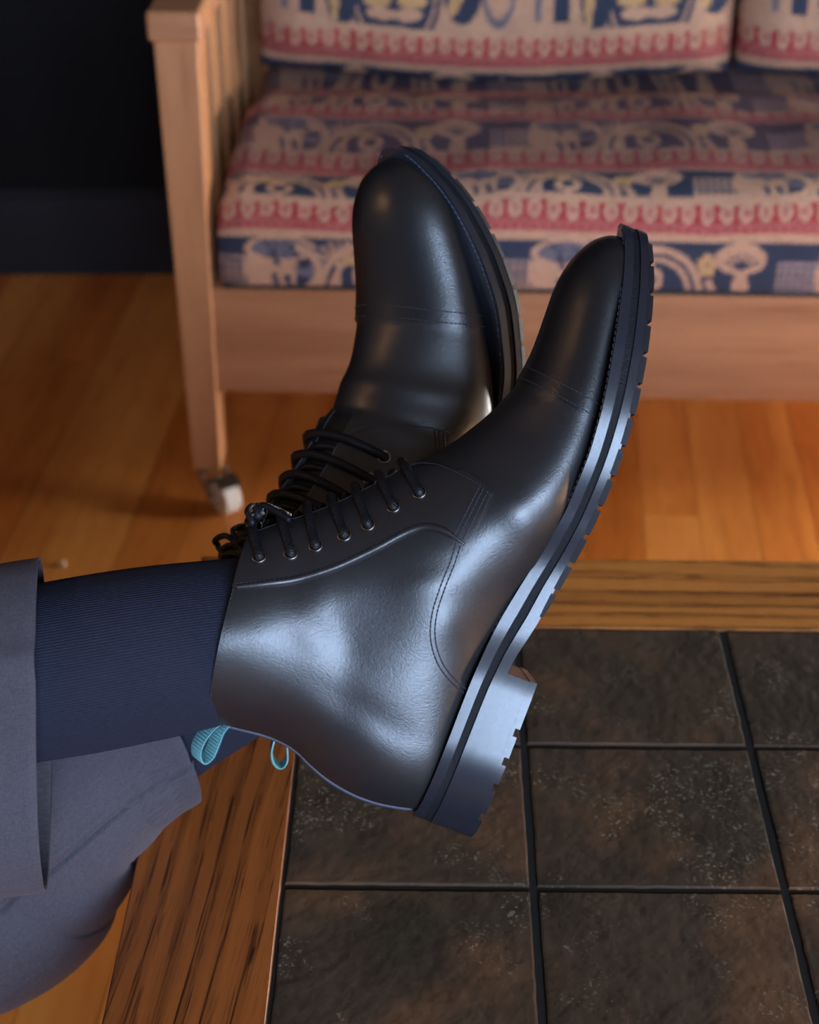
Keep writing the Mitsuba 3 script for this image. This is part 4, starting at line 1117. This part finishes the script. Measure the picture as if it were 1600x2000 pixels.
def legs():
    def sock(text, joints, radii, seed):
        P, *_ = limb(joints, radii, 80, 96, .0012, seed)
        m, uv = limb_mesh(P)
        k = put('sock', m, M_SOCK, 'person', True, uv=uv)
        labels[k] = {'label': text}
    sock('dark navy ribbed sock of the upper leg', [(-.0402, .6388, .6143), (-.0628, .6392, .6150), (-.0879, .6388, .6143), (-.1255, .6354, .6090), (-.1611, .6336, .6025), (-.1943, .6322, .5966), (-.2527, .6271, .5869)],
         [(.034, .034), (.040, .0395), (.040, .0400), (.041, .0425), (.043, .0435), (.0445, .0435), (.048, .046)], 1)
    sock('dark navy ribbed sock of the lower leg', [(-.0467, .7497, .5465), (-.0688, .7306, .5481), (-.0850, .7177, .5466), (-.1075, .7084, .5359), (-.1294, .7050, .5213), (-.1522, .7034, .5022), (-.1742, .7025, .4823)],
         [(.034, .034), (.039, .039), (.040, .040), (.041, .041), (.041, .041), (.041, .041), (.042, .042)], 2)
    def trouser(joints, radii, seed, hem_tilt, crease_amp, folds):
        P, J, a, b, u, ang = limb(joints, radii, 260, 320, .006, seed)
        n, k, _ = P.shape
        L = np.linalg.norm(np.diff(J, axis=0), axis=1).sum()
        nn = np.cos(ang)[None, :, None] * a[:, None] + np.sin(ang)[None, :, None] * b[:, None]
        # pressed crease on the viewer's side and drag folds running along the leg
        for (c0, w_, amp, s0, s1, drift) in folds:
            cc = c0 + drift * u[:, None]
            dd = np.angle(np.exp(1j * (ang[None] - cc)))
            win = np.clip((u[:, None] - s0) / .04, 0, 1) * np.clip((s1 - u[:, None]) / .1, 0, 1)
            P = P + nn * (amp * win * np.exp(-(dd / w_) ** 2))[..., None]
        t = np.gradient(J, axis=0); t /= np.linalg.norm(t, axis=1, keepdims=True)
        hem = np.exp(-(u * L / .10))[:, None]
        P = P + t[:, None] * (hem * (hem_tilt[0] * np.cos(ang)[None] + hem_tilt[1] * np.sin(ang)[None]))[..., None]
        inner = P[0] - nn[0] * .0018
        deep = P[30] - nn[30] * .004
        P2 = np.concatenate([deep[None], (P[12] - nn[12] * .0025)[None], inner[None], P], 0)
        return P2
    nearP = trouser([(-.1790, .6142, .5817), (-.2040, .6141, .5769), (-.2411, .6125, .572), (-.3264, .612, .5680), (-.46, .640, .572), (-.70, .70, .53), (-1.02, .76, .47)],
                    [(.056, .081), (.057, .081), (.060, .082), (.068, .082), (.080, .082), (.088, .088), (.10, .10)], 4, (-.015, -.012), 0, [(.45, .10, .002, -1, .5, .1)])
    farP = trouser([(-.1440, .7026, .5045), (-.1600, .7036, .4905), (-.1820, .7053, .4682), (-.2230, .7079, .4260), (-.2782, .715, .3746), (-.42, .80, .30), (-.68, .84, .38), (-1.0, .84, .46)],
                   [(.046, .049), (.048, .049), (.058, .056), (.068, .074), (.075, .086), (.085, .088), (.095, .092), (.10, .10)], 9, (-.044, -.004), 0,
                   [(-.60, .030, -.0032, -1, .24, 2.2), (-.52, .05, .0014, -1, .24, 2.2), (.5, .3, .003, .02, .6, .4), (-.9, .25, .003, .02, .6, -.2)])
    # the lower trouser leg lies over the table's edge: cloth gives way to the wood
    Mi = np.linalg.inv(rotz4(-.8, (-.0668, .8835, 0)))
    q = farP @ Mi[:3, :3].T + Mi[:3, 3]
    up_, left_ = TZ + .0035 - q[..., 2], q[..., 0] + .0835 + .0035
    m_ = (up_ > 0) & (left_ > 0) & (q[..., 2] > .2)
    q[..., 2] = np.where(m_ & (up_ <= left_), TZ + .0035, q[..., 2])
    q[..., 0] = np.where(m_ & (up_ > left_), -.087, q[..., 0])
    Mf = rotz4(-.8, (-.0668, .8835, 0))
    farP = q @ Mf[:3, :3].T + Mf[:3, 3]
    ms, uvs = [], []
    for P in (nearP, farP):
        m, uv = limb_mesh(P); ms.append(m); uvs.append(uv)
    k = put('trousers', cat(ms), M_TROUSER, 'person', True, uv=np.vstack(uvs))
    labels[k] = {'label': 'dark grey blue wool trousers'}
    lab('person', 'crossed legs of a person in dark trousers and navy socks, stretched over the tiled table', 'person')
legs()

# small pale bead lying on the floor
b_ = trimesh.creation.icosphere(3, .0042); b_.apply_scale((1, 1, .8)); b_.apply_translation((-.411, 1.592, .0034))
k_ = put('bead', b_, M_BEAD, None, True)
lab(k_, 'tiny pale bead on the floor above the trouser hem', 'bead')
